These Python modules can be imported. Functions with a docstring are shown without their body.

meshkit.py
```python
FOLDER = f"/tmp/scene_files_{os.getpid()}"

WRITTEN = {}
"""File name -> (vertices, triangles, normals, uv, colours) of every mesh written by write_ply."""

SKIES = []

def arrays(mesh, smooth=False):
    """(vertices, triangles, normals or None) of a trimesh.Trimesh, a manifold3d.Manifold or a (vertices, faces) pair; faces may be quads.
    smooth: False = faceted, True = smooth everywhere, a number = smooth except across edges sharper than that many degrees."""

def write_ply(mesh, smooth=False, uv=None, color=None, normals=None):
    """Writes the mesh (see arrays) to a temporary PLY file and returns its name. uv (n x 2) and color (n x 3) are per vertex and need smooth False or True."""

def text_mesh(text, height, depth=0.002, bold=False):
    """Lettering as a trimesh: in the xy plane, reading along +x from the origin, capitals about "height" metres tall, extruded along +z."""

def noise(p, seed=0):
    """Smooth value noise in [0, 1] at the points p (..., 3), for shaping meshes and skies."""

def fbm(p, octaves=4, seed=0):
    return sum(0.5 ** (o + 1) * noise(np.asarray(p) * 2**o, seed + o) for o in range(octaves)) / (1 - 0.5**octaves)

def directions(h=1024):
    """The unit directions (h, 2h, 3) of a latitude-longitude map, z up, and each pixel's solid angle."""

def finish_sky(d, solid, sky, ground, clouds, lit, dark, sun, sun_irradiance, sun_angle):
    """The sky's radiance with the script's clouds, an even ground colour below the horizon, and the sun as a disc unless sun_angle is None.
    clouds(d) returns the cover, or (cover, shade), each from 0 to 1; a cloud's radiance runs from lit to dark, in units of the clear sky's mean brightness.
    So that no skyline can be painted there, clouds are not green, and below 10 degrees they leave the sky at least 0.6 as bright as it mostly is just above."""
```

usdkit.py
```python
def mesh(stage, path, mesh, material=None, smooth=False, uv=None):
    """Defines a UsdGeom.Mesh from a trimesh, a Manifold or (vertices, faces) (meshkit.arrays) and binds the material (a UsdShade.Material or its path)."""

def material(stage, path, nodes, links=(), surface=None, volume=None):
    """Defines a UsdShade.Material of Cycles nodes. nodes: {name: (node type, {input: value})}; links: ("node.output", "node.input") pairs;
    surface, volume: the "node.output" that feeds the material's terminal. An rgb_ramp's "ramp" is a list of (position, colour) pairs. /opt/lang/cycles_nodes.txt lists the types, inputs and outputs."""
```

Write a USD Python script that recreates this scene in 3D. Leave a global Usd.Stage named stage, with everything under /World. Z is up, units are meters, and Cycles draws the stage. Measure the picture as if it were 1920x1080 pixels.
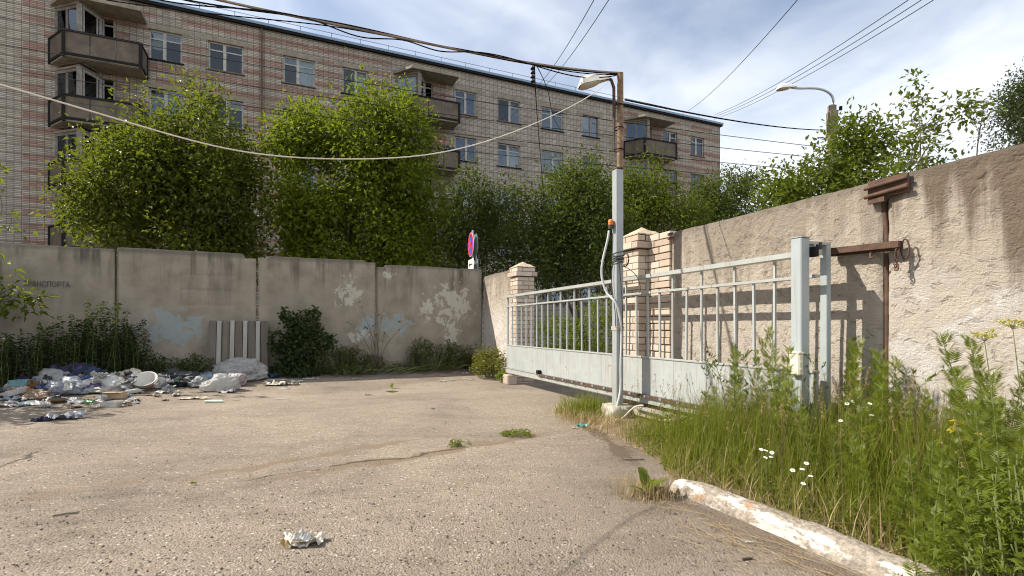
import math, random
import numpy as np, trimesh
from scipy.spatial.transform import Rotation as R
from shapely.geometry import Polygon, box as sbox, Point
import usdkit, meshkit
from meshkit import fbm, noise
from pxr import Usd, UsdGeom, UsdLux, UsdShade, Gf, Sdf, Vt

stage = Usd.Stage.CreateInMemory()
UsdGeom.SetStageUpAxis(stage, UsdGeom.Tokens.z)
UsdGeom.SetStageMetersPerUnit(stage, 1.0)
UsdGeom.Xform.Define(stage, '/World')
UsdGeom.Scope.Define(stage, '/World/Looks')
pi = math.pi

# ------------------------------------------------------------------ camera, sun, sky
H = 1.3
cam = UsdGeom.Camera.Define(stage, '/World/camera')
cam.AddTranslateOp().Set(Gf.Vec3d(0, 0, H))
cam.AddRotateXOp().Set(90.0)
cam.CreateHorizontalApertureAttr(36.0)
cam.CreateVerticalApertureAttr(20.25)
cam.CreateFocalLengthAttr(18.0)
cam.CreateVerticalApertureOffsetAttr(1.35)
cam.CreateClippingRangeAttr(Gf.Vec2f(0.05, 5000))
cam.CreateExposureAttr(0.80)
SUN_L = np.array([1.16, -0.057, -1.0]); SUN_L /= np.linalg.norm(SUN_L)      # the way sunlight travels
sun_el = math.asin(-SUN_L[2]); sun_rot = math.atan2(-SUN_L[0], -SUN_L[1])
sun = UsdLux.DistantLight.Define(stage, '/World/sun')
sun.CreateIntensityAttr(1.25)
sun.CreateAngleAttr(0.5)
sun.CreateNormalizeAttr(True) if hasattr(sun, 'CreateNormalizeAttr') else None
sun.CreateColorAttr(Gf.Vec3f(1.0, 0.93, 0.81))
sun.AddTransformOp().Set(Gf.Matrix4d(Gf.Rotation(Gf.Vec3d(0, 0, -1), Gf.Vec3d(*map(float, SUN_L))), Gf.Vec3d(0, 0, 0)))


class Ref:
    def __init__(s, t): s.t = t
class Node:
    def __init__(s, name): s.__dict__['nm'] = name
    def __getattr__(s, o): return Ref(s.nm + '.' + o)
class G:
    """A small node graph builder."""
    def __init__(s): s.nodes, s.links = {}, []
    def __call__(s, kind, **kw):
        name = f'{kind}_{len(s.nodes)}'
        vals = {}
        for k, v in kw.items():
            if isinstance(v, Ref): s.links.append((v.t, f'{name}.{k}'))
            else: vals[k] = v
        s.nodes[name] = (kind, vals)
        return Node(name)
    def math(s, op, a, b=0.0, c=0.0, clamp=False):
        return s('math', math_type=op, value1=a, value2=b, value3=c, use_clamp=clamp).value
    def mix(s, f, a, b, mode='mix'):
        return s('mix_color', blend_type=mode, fac=f, a=a, b=b).result
    def noise(s, v, scale, detail=3.0, rough=0.55, dist=0.0):
        return s('noise_texture', vector=v, scale=float(scale), detail=float(detail), roughness=rough, distortion=float(dist)).fac
    def ramp(s, f, *stops):
        return s('rgb_ramp', fac=f, ramp=list(stops)).color
    def step(s, v, lo, hi):
        return s('map_range', range_type='smoothstep', value=v, from_min=lo, from_max=hi, to_min=0.0, to_max=1.0, clamp=True).result
    def scale(s, v, sc, loc=(0, 0, 0)):
        return s('mapping', vector=v, scale=sc, location=loc).vector
    def obj(s): return s('texture_coordinate').object
    def pos(s): return s('geometry').position
    def done(s, name, surface):
        return usdkit.material(stage, '/World/Looks/' + name, s.nodes, s.links, surface=surface.t)


def g1(*a): return tuple(float(x) for x in a)
def grey(x): return (x, x, x)

# sky: physical sky with thin high cloud
g = G()
sky = g('sky_texture', sky_type='single_scattering', sun_disc=False, sun_elevation=sun_el, sun_rotation=sun_rot, air_density=1.0, aerosol_density=1.0, ozone_density=1.0).color
dirv = g('texture_coordinate').generated
sx = g('separate_xyz', vector=dirv)
zz = g.math('add', g.math('maximum', sx.z, 0.0), 0.13)
cx_ = g.math('divide', sx.x, zz); cy_ = g.math('divide', sx.y, zz)
pl = g('combine_xyz', x=cx_, y=cy_, z=0.0).vector
rotp = g('mapping', vector=g('mapping', vector=pl, rotation=(0, 0, -0.95)).vector, scale=(0.8, 1.2, 1.0)).vector
n1 = g.noise(rotp, 0.85, 4, 0.5, 0.9)
n2 = g.noise(pl, 3.0, 6, 0.58, 0.5)
n3 = g.noise(pl, 0.35, 2, 0.5)
s_ = g.math('add', g.math('multiply', n1, 0.62), g.math('add', g.math('multiply', n2, 0.16), g.math('multiply', n3, 0.34)))
cov = g.math('add', g.math('multiply', g.step(s_, 0.38, 0.66), 0.70), 0.16)
low = g.step(sx.z, 0.40, 0.0)
cov = g.math('add', cov, g.math('multiply', low, 0.40), clamp=True)
cov = g.math('multiply', cov, 0.92)
CLOUD = (9.3, 9.6, 10.1)
sky = g('hsv', hue=0.5, saturation=1.12, value=1.25, fac=1.0, color=sky).color
skyc = g.mix(cov, sky, CLOUD)
bg = g('background_shader', color=skyc, strength=0.076)
sky_mat = g.done('sky_air', bg.background)
dome = UsdLux.DomeLight.Define(stage, '/World/sky')
dome.CreateIntensityAttr(1.0)
UsdShade.MaterialBindingAPI.Apply(dome.GetPrim()).Bind(sky_mat)
dome.GetPrim().SetCustomDataByKey('kind', 'structure')

# ------------------------------------------------------------------ helpers: prims
_used = {}
def numbered(path):
    k = _used.get(path, 0); _used[path] = k + 1
    return path if k == 0 else f'{path}_{k:03d}'
def tag(p, label=None, cat=None, group=None, kind=None):
    p = p.GetPrim() if hasattr(p, 'GetPrim') else p
    for k, v in (('label', label), ('category', cat), ('group', group), ('kind', kind)):
        if v: p.SetCustomDataByKey(k, v)
    return p
def thing(name, label, cat, loc=(0, 0, 0), rz=0.0, group=None, kind=None, scale=None, tilt=None):
    x = UsdGeom.Xform.Define(stage, numbered('/World/' + name))
    x.AddTranslateOp().Set(Gf.Vec3d(*map(float, loc)))
    if rz: x.AddRotateZOp().Set(math.degrees(rz))
    if tilt: x.AddRotateXYZOp().Set(Gf.Vec3f(*map(float, tilt)))
    if scale: x.AddScaleOp().Set(Gf.Vec3f(*([float(scale)] * 3 if np.ndim(scale) == 0 else map(float, scale))))
    return tag(x, label, cat, group, kind)
def dup(src, loc, rz=0.0, label=None, group=None, scale=None, tilt=None):
    was = src.GetCustomData()
    r = thing(src.GetName().rstrip('0123456789').rstrip('_'), label or was['label'], was['category'], loc, rz, group or was.get('group'), scale=scale, tilt=tilt)
    r.GetReferences().AddInternalReference(src.GetPath()); r.SetInstanceable(True)
    return r
class MB:
    """Collects shapes into one mesh."""
    def __init__(s): s.v, s.f, s.n = [], [], 0
    def add(s, v, f):
        v = np.asarray(v, float); f = np.asarray(f, int)
        if f.ndim == 2 and f.shape[1] == 4: f = np.vstack([f[:, [0, 1, 2]], f[:, [0, 2, 3]]])
        s.v.append(v); s.f.append(f + s.n); s.n += len(v); return s
    def tm(s, m): return s.add(m.vertices, m.faces)
    def box(s, lo, hi, ch=0.0):
        lo, hi = np.array(lo, float), np.array(hi, float)
        if ch:
            return s.tm(cbox(lo, hi, ch))
        v = np.array([[(lo, hi)[(k >> a) & 1][a] for a in range(3)] for k in range(8)])
        return s.add(v, BOXF)
    def bar(s, p, q, w, h, up=(0, 0, 1)):
        p, q = np.array(p, float), np.array(q, float); d = q - p; L = np.linalg.norm(d); d /= L
        up = np.array(up, float)
        if abs(d @ up) > 0.98: up = np.array([1.0, 0, 0])
        a = np.cross(d, up); a /= np.linalg.norm(a); b = np.cross(a, d)
        v = np.array([p + t * d * L + sx * a * w / 2 + sz * b * h / 2 for t in (0, 1) for sx in (-1, 1) for sz in (-1, 1)])
        return s.add(v, BARF)
    def tube(s, pts, r, sides=6, cap=True):
        return s.add(*tube(pts, r, sides, cap))
    def build(s, name, mat, parent=None, smooth=False):
        if not s.v: return None
        return obj(name, (np.vstack(s.v), np.vstack(s.f)), mat, parent, smooth)
BOXF = np.array([[0, 2, 3, 1], [4, 5, 7, 6], [0, 1, 5, 4], [2, 6, 7, 3], [0, 4, 6, 2], [1, 3, 7, 5]])
BARF = np.array([[0, 1, 3, 2], [4, 6, 7, 5], [0, 4, 5, 1], [2, 3, 7, 6], [0, 2, 6, 4], [1, 5, 7, 3]])
def cbox(lo, hi, c):
    lo, hi = np.array(lo, float), np.array(hi, float)
    c = min(c, 0.45 * (hi - lo).min())
    pts = []
    for k in range(8):
        p = np.array([(lo, hi)[(k >> a) & 1][a] for a in range(3)]); sg = np.array([1 if (k >> a) & 1 == 0 else -1 for a in range(3)])
        for a in range(3):
            q = p.copy()
            for b in range(3):
                if b != a: q[b] += sg[b] * c
            pts.append(q)
    m = trimesh.convex.convex_hull(np.array(pts)); return m
def tube(pts, r, sides=6, cap=True):
    p = np.asarray(pts, float)
    t = np.gradient(p, axis=0); t /= np.linalg.norm(t, axis=1, keepdims=True) + 1e-12
    ref = np.array([0, 0, 1.0]) if np.abs(t[:, 2]).mean() < 0.8 else np.array([1.0, 0.13, 0])
    a = np.cross(t, ref); a /= np.linalg.norm(a, axis=1, keepdims=True) + 1e-9
    b = np.cross(t, a)
    an = np.arange(sides) * 2 * pi / sides
    rr = np.broadcast_to(np.asarray(r, float), (len(p),))[:, None, None]
    v = p[:, None] + rr * (np.cos(an)[None, :, None] * a[:, None] + np.sin(an)[None, :, None] * b[:, None])
    v = v.reshape(-1, 3)
    i, j = np.meshgrid(np.arange(len(p) - 1), np.arange(sides), indexing='ij'); j2 = (j + 1) % sides
    q = np.stack([i * sides + j, i * sides + j2, (i + 1) * sides + j2, (i + 1) * sides + j], -1).reshape(-1, 4)
    f = np.vstack([q[:, [0, 1, 2]], q[:, [0, 2, 3]]])
    if cap:
        n = len(v); v = np.vstack([v, p[0], p[-1]]); k = np.arange(sides); e = (len(p) - 1) * sides
        f = np.vstack([f, np.stack([np.full(sides, n), (k + 1) % sides, k], 1), np.stack([np.full(sides, n + 1), e + k, e + (k + 1) % sides], 1)])
    return v, f[:, ::-1]
def obj(name, mesh, mat, parent=None, smooth=False):
    base = str(parent.GetPath()) if parent is not None and not isinstance(parent, str) else (parent or '/World')
    m = usdkit.mesh(stage, numbered(base + '/' + name), mesh, mat, smooth)
    return m.GetPrim()
def lathe(prof, n=20):
    prof = np.asarray(prof, float); an = np.arange(n) * 2 * pi / n
    v = np.stack([prof[:, None, 0] * np.cos(an), prof[:, None, 0] * np.sin(an), np.broadcast_to(prof[:, None, 1], (len(prof), n))], -1).reshape(-1, 3)
    i, j = np.meshgrid(np.arange(len(prof) - 1), np.arange(n), indexing='ij'); j2 = (j + 1) % n
    q = np.stack([i * n + j, i * n + j2, (i + 1) * n + j2, (i + 1) * n + j], -1).reshape(-1, 4)
    return v, q
def smoothstep(a, b, x):
    t = np.clip((np.asarray(x, float) - a) / (b - a), 0, 1); return t * t * (3 - 2 * t)
def W(u, v, y):
    """The point at depth y on the sight line measured at (u, v) in the 1920 x 1080 photograph."""
    return np.array([(u - 960) / 960 * y, y, H + (612 - v) / 960 * y])

# ------------------------------------------------------------------ frames of the place
d2, n2_ = np.array([0.385, -0.923]), np.array([0.923, 0.385])
G0 = np.array([-0.0974, 11.69])                # far end of the gate; x along the gate, y away from the yard
GR = math.atan2(-0.923, 0.385)
def gw(t, y, z=0.0): p = G0 + t * d2 + y * n2_; return np.array([p[0], p[1], z])
C0 = np.array([-0.824, 14.39])                 # corner of the left wall
LW = np.array([0.914, 0.406]); LN = np.array([-0.406, 0.914]); LR = math.atan2(0.406, 0.914)
def lw(x, y, z=0.0): p = C0 + x * LW + y * LN; return np.array([p[0], p[1], z])
F0 = np.array([-2.8, 30.9]); FW = np.array([0.912, 0.409]); FN = np.array([-0.409, 0.912]); FR = math.atan2(0.409, 0.912)
def fw(x, y, z=0.0): p = F0 + x * FW + y * FN; return np.array([p[0], p[1], z])
_a, _b = np.array([-3.14, 3.136]), np.array([0.248, 5.943]); _e = (_b - _a) / np.linalg.norm(_b - _a); SEAM = (_a, (-_e[1], _e[0]))
def ground_h(x, y):
    f = -((np.asarray(x) - C0[0]) * LN[0] + (np.asarray(y) - C0[1]) * LN[1])
    h = 0.13 * (1 - smoothstep(0.2, 3.4, f)) * smoothstep(-1.5, -0.2, f + 1.3)
    p = np.stack([np.asarray(x) * 0.55, np.asarray(y) * 0.55, np.zeros_like(np.asarray(x, float))], -1)
    P = np.stack([np.asarray(x, float), np.asarray(y, float), np.zeros_like(np.asarray(x, float))], -1)
    q = (P[..., 0] - SEAM[0][0]) * SEAM[1][0] + (P[..., 1] - SEAM[0][1]) * SEAM[1][1] + 0.25 * (fbm(P * 0.9, 3, 31) - 0.5)     # the ridge where two layers of asphalt meet
    return h + 0.03 * (fbm(p, 3, 5) - 0.5) + 0.010 * (fbm(P * 4.0, 3, 9) - 0.5) + 0.020 * smoothstep(0.06, -0.06, q) - 0.012 * np.exp(-(q / 0.07) ** 2)
def gp(u, v):
    """The ground point seen at (u, v)."""
    z = 0.0
    for _ in range(6):
        y = (H - z) * 960 / (v - 612); x = (u - 960) / 960 * y; z = float(ground_h(x, y))
    return np.array([x, y, z])

# ------------------------------------------------------------------ materials
def simple(name, col, rough=0.6, metal=0.0, var=0.12, scale=6.0, bump=0.0, bscale=40.0, spec=0.5, col2=None):
    g = G(); p = g.obj()
    n = g.noise(p, scale, 4)
    a = tuple(c * (1 - var) for c in col); b = tuple(min(1, c * (1 + var)) for c in (col2 or col))
    c = g.ramp(n, (0.3, a), (0.7, b))
    kw = dict(base_color=c, roughness=rough, metallic=metal, specular_ior_level=spec)
    if bump:
        kw['normal'] = g('bump', height=g.noise(p, bscale, 4), strength=bump, distance=0.01).normal
    return g.done(name, g('principled_bsdf', **kw).BSDF)

def patch_mask(g, p, centre, radii, nz, amp=1.1, thr=0.45):
    q = g('vector_math', math_type='subtract', vector1=p, vector2=centre).vector
    q = g('vector_math', math_type='divide', vector1=q, vector2=radii).vector
    dist = g('vector_math', math_type='length', vector1=q).value
    val = g.math('add', g.math('subtract', 1.0, dist), g.math('multiply', g.math('subtract', nz, 0.5), amp * 2))
    return g.step(val, thr - 0.06, thr + 0.10)

def _xy(u, v): y = H * 960 / (v - 612); return ((u - 960) / 960 * y, y)
MARKS = [(_xy(300, 905), _xy(800, 822), 0.12, 'dust'), (_xy(440, 912), _xy(1030, 812), 0.16, 'dust'), (_xy(430, 906), _xy(900, 834), 0.035, 'dark'), (_xy(-60, 950), _xy(330, 892), 0.20, 'dust'), (_xy(-40, 905), _xy(72, 838), 0.030, 'dark'),
         ((1.0, 4.35), (2.35, 1.1), 0.26, 'kerb'), ((0.92, 6.9), (1.18, 4.6), 0.16, 'kerb'), (_xy(620, 712), _xy(1000, 706), 0.5, 'kerb'), (_xy(0, 765), _xy(520, 722), 0.45, 'kerb')]
def asphalt_mat():
    g = G(); p = g.pos()
    big = g.noise(p, 0.38, 6, 0.62, 0.4)
    mid = g.noise(g.scale(p, (1.5, 4.2, 1.0)), 1.0, 6, 0.62, 0.5)
    fine = g.noise(p, 70, 3, 0.7)
    c = g.ramp(big, (0.30, (0.20, 0.165, 0.13)), (0.46, (0.25, 0.205, 0.16)), (0.60, (0.29, 0.24, 0.185)), (0.74, (0.33, 0.27, 0.208)))
    c = g.mix(g.math('multiply', g.step(mid, 0.52, 0.70), 0.55), c, (0.145, 0.120, 0.098))
    c = g.mix(g.math('multiply', g.step(mid, 0.42, 0.28), 0.45), c, (0.40, 0.315, 0.225))
    # grains of crushed stone showing through the worn binder
    vo = g('voronoi_texture', vector=p, scale=78.0, feature='f1')
    vo2 = g('voronoi_texture', vector=p, scale=30.0, feature='f1')
    gr = g('rgb_to_bw', color=vo.color).val
    stone = g.ramp(gr, (0.0, (0.075, 0.062, 0.052)), (0.3, (0.20, 0.162, 0.128)), (0.62, (0.29, 0.24, 0.19)), (0.85, (0.40, 0.34, 0.28)), (1.0, (0.62, 0.56, 0.49)))
    c = g.mix(0.42, c, stone)
    g2 = g('rgb_to_bw', color=vo2.color).val
    spots = g.math('multiply', g.step(g2, 0.66, 0.70), g.step(vo2.distance, 0.40, 0.24))
    c = g.mix(g.math('multiply', spots, 0.8), c, g.ramp(g2, (0.68, (0.05, 0.047, 0.045)), (0.76, (0.16, 0.12, 0.10)), (0.80, (0.50, 0.44, 0.37)), (0.95, (0.62, 0.57, 0.50))))
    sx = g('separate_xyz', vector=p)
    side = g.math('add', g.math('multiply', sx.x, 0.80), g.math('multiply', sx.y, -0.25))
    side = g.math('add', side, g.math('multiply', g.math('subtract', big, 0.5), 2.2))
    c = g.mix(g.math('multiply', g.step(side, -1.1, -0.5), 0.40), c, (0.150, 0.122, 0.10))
    tone = g.math('add', g.math('multiply', big, 0.55), g.math('multiply', mid, 0.45))
    c = g.mix(1.0, c, g.ramp(tone, (0.34, (0.52, 0.51, 0.50)), (0.44, (0.78, 0.765, 0.745)), (0.54, (0.95, 0.94, 0.925)), (0.68, (1.08, 1.05, 1.01))), 'multiply')
    # seams between old layers: earth and fine dark cracks lying in them
    wob = g.math('subtract', g.noise(p, 1.1, 5, 0.65), 0.5); thick = g.noise(p, 2.3, 4, 0.6); seam_h = 0.0
    for (ax, ay), (bx, by), wd, kind in MARKS:
        L = math.hypot(bx - ax, by - ay); ex, ey = (bx - ax) / L, (by - ay) / L
        q = g('vector_math', math_type='subtract', vector1=p, vector2=(ax, ay, 0.0)).vector
        al = g('vector_math', math_type='dot_product', vector1=q, vector2=(ex, ey, 0.0)).value
        ac = g('vector_math', math_type='dot_product', vector1=q, vector2=(-ey, ex, 0.0)).value
        ac = g.math('absolute', g.math('add', ac, g.math('multiply', wob, 0.55 if kind != 'kerb' else 0.25)))
        wv = g.math('multiply', wd, g.math('add', 0.25, g.math('multiply', g.step(thick, 0.40, 0.65), 1.1 if kind != 'kerb' else 0.75)))
        ends = g.math('multiply', g.step(al, -0.05, 0.35), g.step(al, L + 0.05, L - 0.35))
        m = g.math('multiply', g.math('multiply', g.step(g.math('divide', ac, wv), 1.0, 0.45), ends), 0.85 if wd < 0.2 else 0.5)
        c = g.mix(m, c, {'dust': (0.185, 0.135, 0.092), 'dark': (0.055, 0.045, 0.037), 'kerb': (0.105, 0.076, 0.052)}[kind])
    hgt = g.math('add', g.math('multiply', vo.distance, -0.8), g.math('add', g.math('multiply', fine, 0.8), g.math('multiply', spots, 0.9)))
    b = g('bump', height=hgt, strength=0.8, distance=0.012).normal
    return g.done('worn_asphalt', g('principled_bsdf', base_color=c, roughness=0.92, normal=b, specular_ior_level=0.2).BSDF)

def soil_mat(name='dry_soil', c0=(0.10, 0.07, 0.045), c1=(0.25, 0.18, 0.115)):
    g = G(); p = g.pos()
    n = g.noise(p, 9, 6, 0.65); f = g.noise(p, 80, 3, 0.7)
    c = g.ramp(g.math('add', g.math('multiply', n, 0.6), g.math('multiply', f, 0.4)), (0.3, c0), (0.7, c1))
    b = g('bump', height=g.math('add', n, g.math('multiply', f, 0.5)), strength=0.8, distance=0.03).normal
    return g.done(name, g('principled_bsdf', base_color=c, roughness=0.95, normal=b, specular_ior_level=0.2).BSDF)

def old_concrete(name, patches=(), tint=(1, 1, 1), top=2.97):
    """Weathered concrete wall: vertical rain streaks, dark top edge, remains of paint."""
    g = G(); p = g.obj()
    def T(c): return tuple(a * b for a, b in zip(c, tint))
    n = g.noise(p, 2.2, 6, 0.6); f = g.noise(p, 38, 4, 0.7)
    c = g.ramp(n, (0.3, T((0.165, 0.142, 0.106))), (0.5, T((0.218, 0.190, 0.147))), (0.72, T((0.27, 0.24, 0.19))))
    c = g.mix(g.math('multiply', g.step(f, 0.56, 0.72), 0.35), c, T((0.15, 0.12, 0.09)))
    st = g.noise(g.scale(p, (4.2, 4.2, 0.28)), 1.0, 5, 0.65)
    sz = g('separate_xyz', vector=p)
    up = g.step(g.math('add', sz.z, g.math('multiply', g.math('subtract', n, 0.5), 1.2)), top - 1.5, top - 0.1)
    c = g.mix(g.math('multiply', g.math('multiply', g.math('multiply', g.step(st, 0.44, 0.62), g.step(g.noise(p, 0.8, 3), 0.38, 0.62)), up), 0.85), c, T((0.058, 0.048, 0.037)))
    edge = g.step(g.math('add', sz.z, g.math('multiply', f, 0.10)), top - 0.08, top + 0.04)
    c = g.mix(g.math('multiply', edge, 0.7), c, (0.075, 0.065, 0.05))
    foot = g.step(g.math('add', sz.z, g.math('multiply', n, 0.5)), 0.75, 0.25)
    c = g.mix(g.math('multiply', foot, 0.45), c, T((0.12, 0.095, 0.07)))
    pn = g('noise_texture', vector=g.scale(p, (3.4, 3.4, 3.4)), scale=1.0, detail=7.0, roughness=0.68).fac
    pn2 = g('noise_texture', vector=g.scale(p, (5.0, 5.0, 4.0), (7, 3, 1)), scale=1.0, detail=7.0, roughness=0.72).fac
    for (cx, cz, rx, rz, col, kind) in patches:
        m = patch_mask(g, p, (cx, 0.0, cz), (rx, 5.0, rz), pn if kind else pn2, 1.9 if kind else 2.3, 0.42 if kind else 0.5)
        c = g.mix(g.math('multiply', m, 0.62 if kind else 0.72), c, g.mix(f, tuple(x * 0.8 for x in col), tuple(min(1, x * 1.12) for x in col)))
    b = g('bump', height=g.math('add', g.math('multiply', n, 0.5), g.math('multiply', f, 0.6)), strength=0.7, distance=0.02).normal
    return g.done(name, g('principled_bsdf', base_color=c, roughness=0.92, normal=b, specular_ior_level=0.2).BSDF)

def stucco_mat(name, top=2.62, stain=0.5, white=0.0):
    """Rough sand-coloured render over concrete, bleached below, rain-stained under its top."""
    g = G(); p = g.obj()
    n = g.noise(p, 1.6, 6, 0.62); m = g.noise(p, 9, 6, 0.68, 0.4); f = g.noise(p, 48, 5, 0.72)
    c = g.ramp(n, (0.28, (0.305, 0.256, 0.206)), (0.5, (0.375, 0.324, 0.268)), (0.72, (0.43, 0.38, 0.322)))
    c = g.mix(g.math('multiply', g.step(m, 0.52, 0.72), 0.40), c, (0.26, 0.195, 0.14))
    c = g.mix(g.math('multiply', g.step(f, 0.58, 0.72), 0.30), c, (0.20, 0.155, 0.115))
    sz = g('separate_xyz', vector=p)
    lowz = g.step(g.math('add', sz.z, g.math('multiply', n, 1.3)), 2.7, 1.9)
    c = g.mix(g.math('multiply', lowz, 0.38 + white), c, (0.485, 0.435, 0.378))
    if white:
        wn = g.noise(p, 3.1, 6, 0.66)
        wm = g.math('multiply', g.step(wn, 0.48, 0.60), g.step(g.math('add', sz.z, g.math('multiply', n, 0.8)), 2.35, 1.7))
        c = g.mix(g.math('multiply', wm, 0.55), c, (0.56, 0.55, 0.545))
    st = g.noise(g.scale(p, (5.0, 5.0, 0.22)), 1.0, 5, 0.6)
    reach = g.math('add', sz.z, g.math('multiply', g.math('subtract', st, 0.5), 2.6))
    up = g.step(reach, top - 0.75, top - 0.15)
    c = g.mix(g.math('multiply', up, stain), c, g.mix(f, (0.085, 0.064, 0.045), (0.17, 0.125, 0.09)))
    edge = g.step(g.math('add', sz.z, g.math('multiply', m, 0.16)), top - 0.06, top + 0.09)
    c = g.mix(g.math('multiply', edge, 0.75), c, (0.10, 0.082, 0.062))
    # pits and torn ridges of the thrown-on render
    w = g('vector_math', math_type='add', vector1=g.scale(p, (1.0, 1.0, 1.5)), vector2=g('vector_math', math_type='scale', vector1=g('noise_texture', vector=p, scale=5.0, detail=3.0).color, scale=0.16).vector).vector
    pit = g.step(g.noise(w, 12.0, 4, 0.65), 0.44, 0.34)
    c = g.mix(g.math('multiply', pit, 0.30), c, (0.20, 0.155, 0.115))
    hh = g.math('subtract', g.math('add', g.math('multiply', m, 1.0), g.math('add', g.math('multiply', f, 0.75), g.math('multiply', g.noise(p, 110, 3, 0.7), 0.3))), g.math('multiply', pit, 0.35))
    b = g('bump', height=hh, strength=1.0, distance=0.032).normal
    return g.done(name, g('principled_bsdf', base_color=c, roughness=0.95, normal=b, specular_ior_level=0.15).BSDF)

def facade_mat():
    g = G(); p = g.obj()
    s = g('separate_xyz', vector=p)
    v2 = g('combine_xyz', x=s.x, y=s.z, z=0.0).vector
    bt = g('brick_texture', vector=v2, color1=(0, 0, 0), color2=(1, 1, 1), mortar=(0.5, 0.5, 0.5), scale=1.0, mortar_size=0.010, mortar_smooth=0.25, brick_width=0.26, row_height=0.077, offset=0.0, offset_frequency=2)
    rnd = g('rgb_to_bw', color=bt.color).val
    pale = g.ramp(rnd, (0.0, (0.285, 0.252, 0.203)), (0.5, (0.345, 0.308, 0.252)), (1.0, (0.405, 0.366, 0.305)))
    red = g.ramp(rnd, (0.0, (0.225, 0.135, 0.102)), (0.5, (0.285, 0.178, 0.138)), (1.0, (0.335, 0.222, 0.175)))
    zb = g.math('fraction', g.math('divide', s.z, 0.616))
    # band edges step from brick to brick
    cell = g('white_noise_texture', dimensions='2D', vector=g('vector_math', math_type='floor', vector1=g('vector_math', math_type='divide', vector1=v2, vector2=(1.04, 0.308, 1.0)).vector).vector).value
    band = g.math('less_than', zb, 0.52)
    ends = g.math('maximum', g.math('less_than', s.x, -4.4), g.math('greater_than', s.x, 11.4))
    ends = g.math('multiply', ends, g.math('greater_than', s.x, -20.5))
    near = g.math('multiply', g.math('greater_than', s.x, -2.9), g.math('less_than', s.x, -1.2))
    ends = g.math('maximum', ends, near)
    isred = g.math('multiply', ends, g.math('multiply', band, g.math('greater_than', cell, 0.12)))
    c = g.mix(isred, pale, red)
    orange = g.math('multiply', g.math('multiply', g.math('greater_than', s.x, -2.35), g.math('less_than', s.x, -1.25)), g.math('multiply', g.math('greater_than', s.z, 11.3), g.math('less_than', s.z, 12.45)))
    c = g.mix(g.math('multiply', g.math('multiply', orange, g.math('greater_than', g.noise(p, 2.6, 2), 0.48)), 0.8), c, (0.50, 0.16, 0.07))
    wide = g.math('less_than', g.math('fraction', g.math('divide', s.z, 0.385)), 0.13)
    joint = g.math('maximum', bt.fac, g.math('multiply', wide, 0.6))
    c = g.mix(joint, c, (0.062, 0.053, 0.046))
    n = g.noise(p, 0.6, 5, 0.6)
    c = g.mix(g.math('multiply', g.step(n, 0.44, 0.70), 0.42), c, (0.13, 0.108, 0.085))
    drip = g.noise(g.scale(p, (1.6, 1.6, 0.12)), 1.0, 5, 0.62)
    c = g.mix(g.math('multiply', g.step(drip, 0.52, 0.68), 0.25), c, (0.10, 0.085, 0.07))
    b = g('bump', height=g.math('subtract', 1.0, joint), strength=0.5, distance=0.012).normal
    return g.done('facade_brick', g('principled_bsdf', base_color=c, roughness=0.85, normal=b, specular_ior_level=0.3).BSDF)

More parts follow.
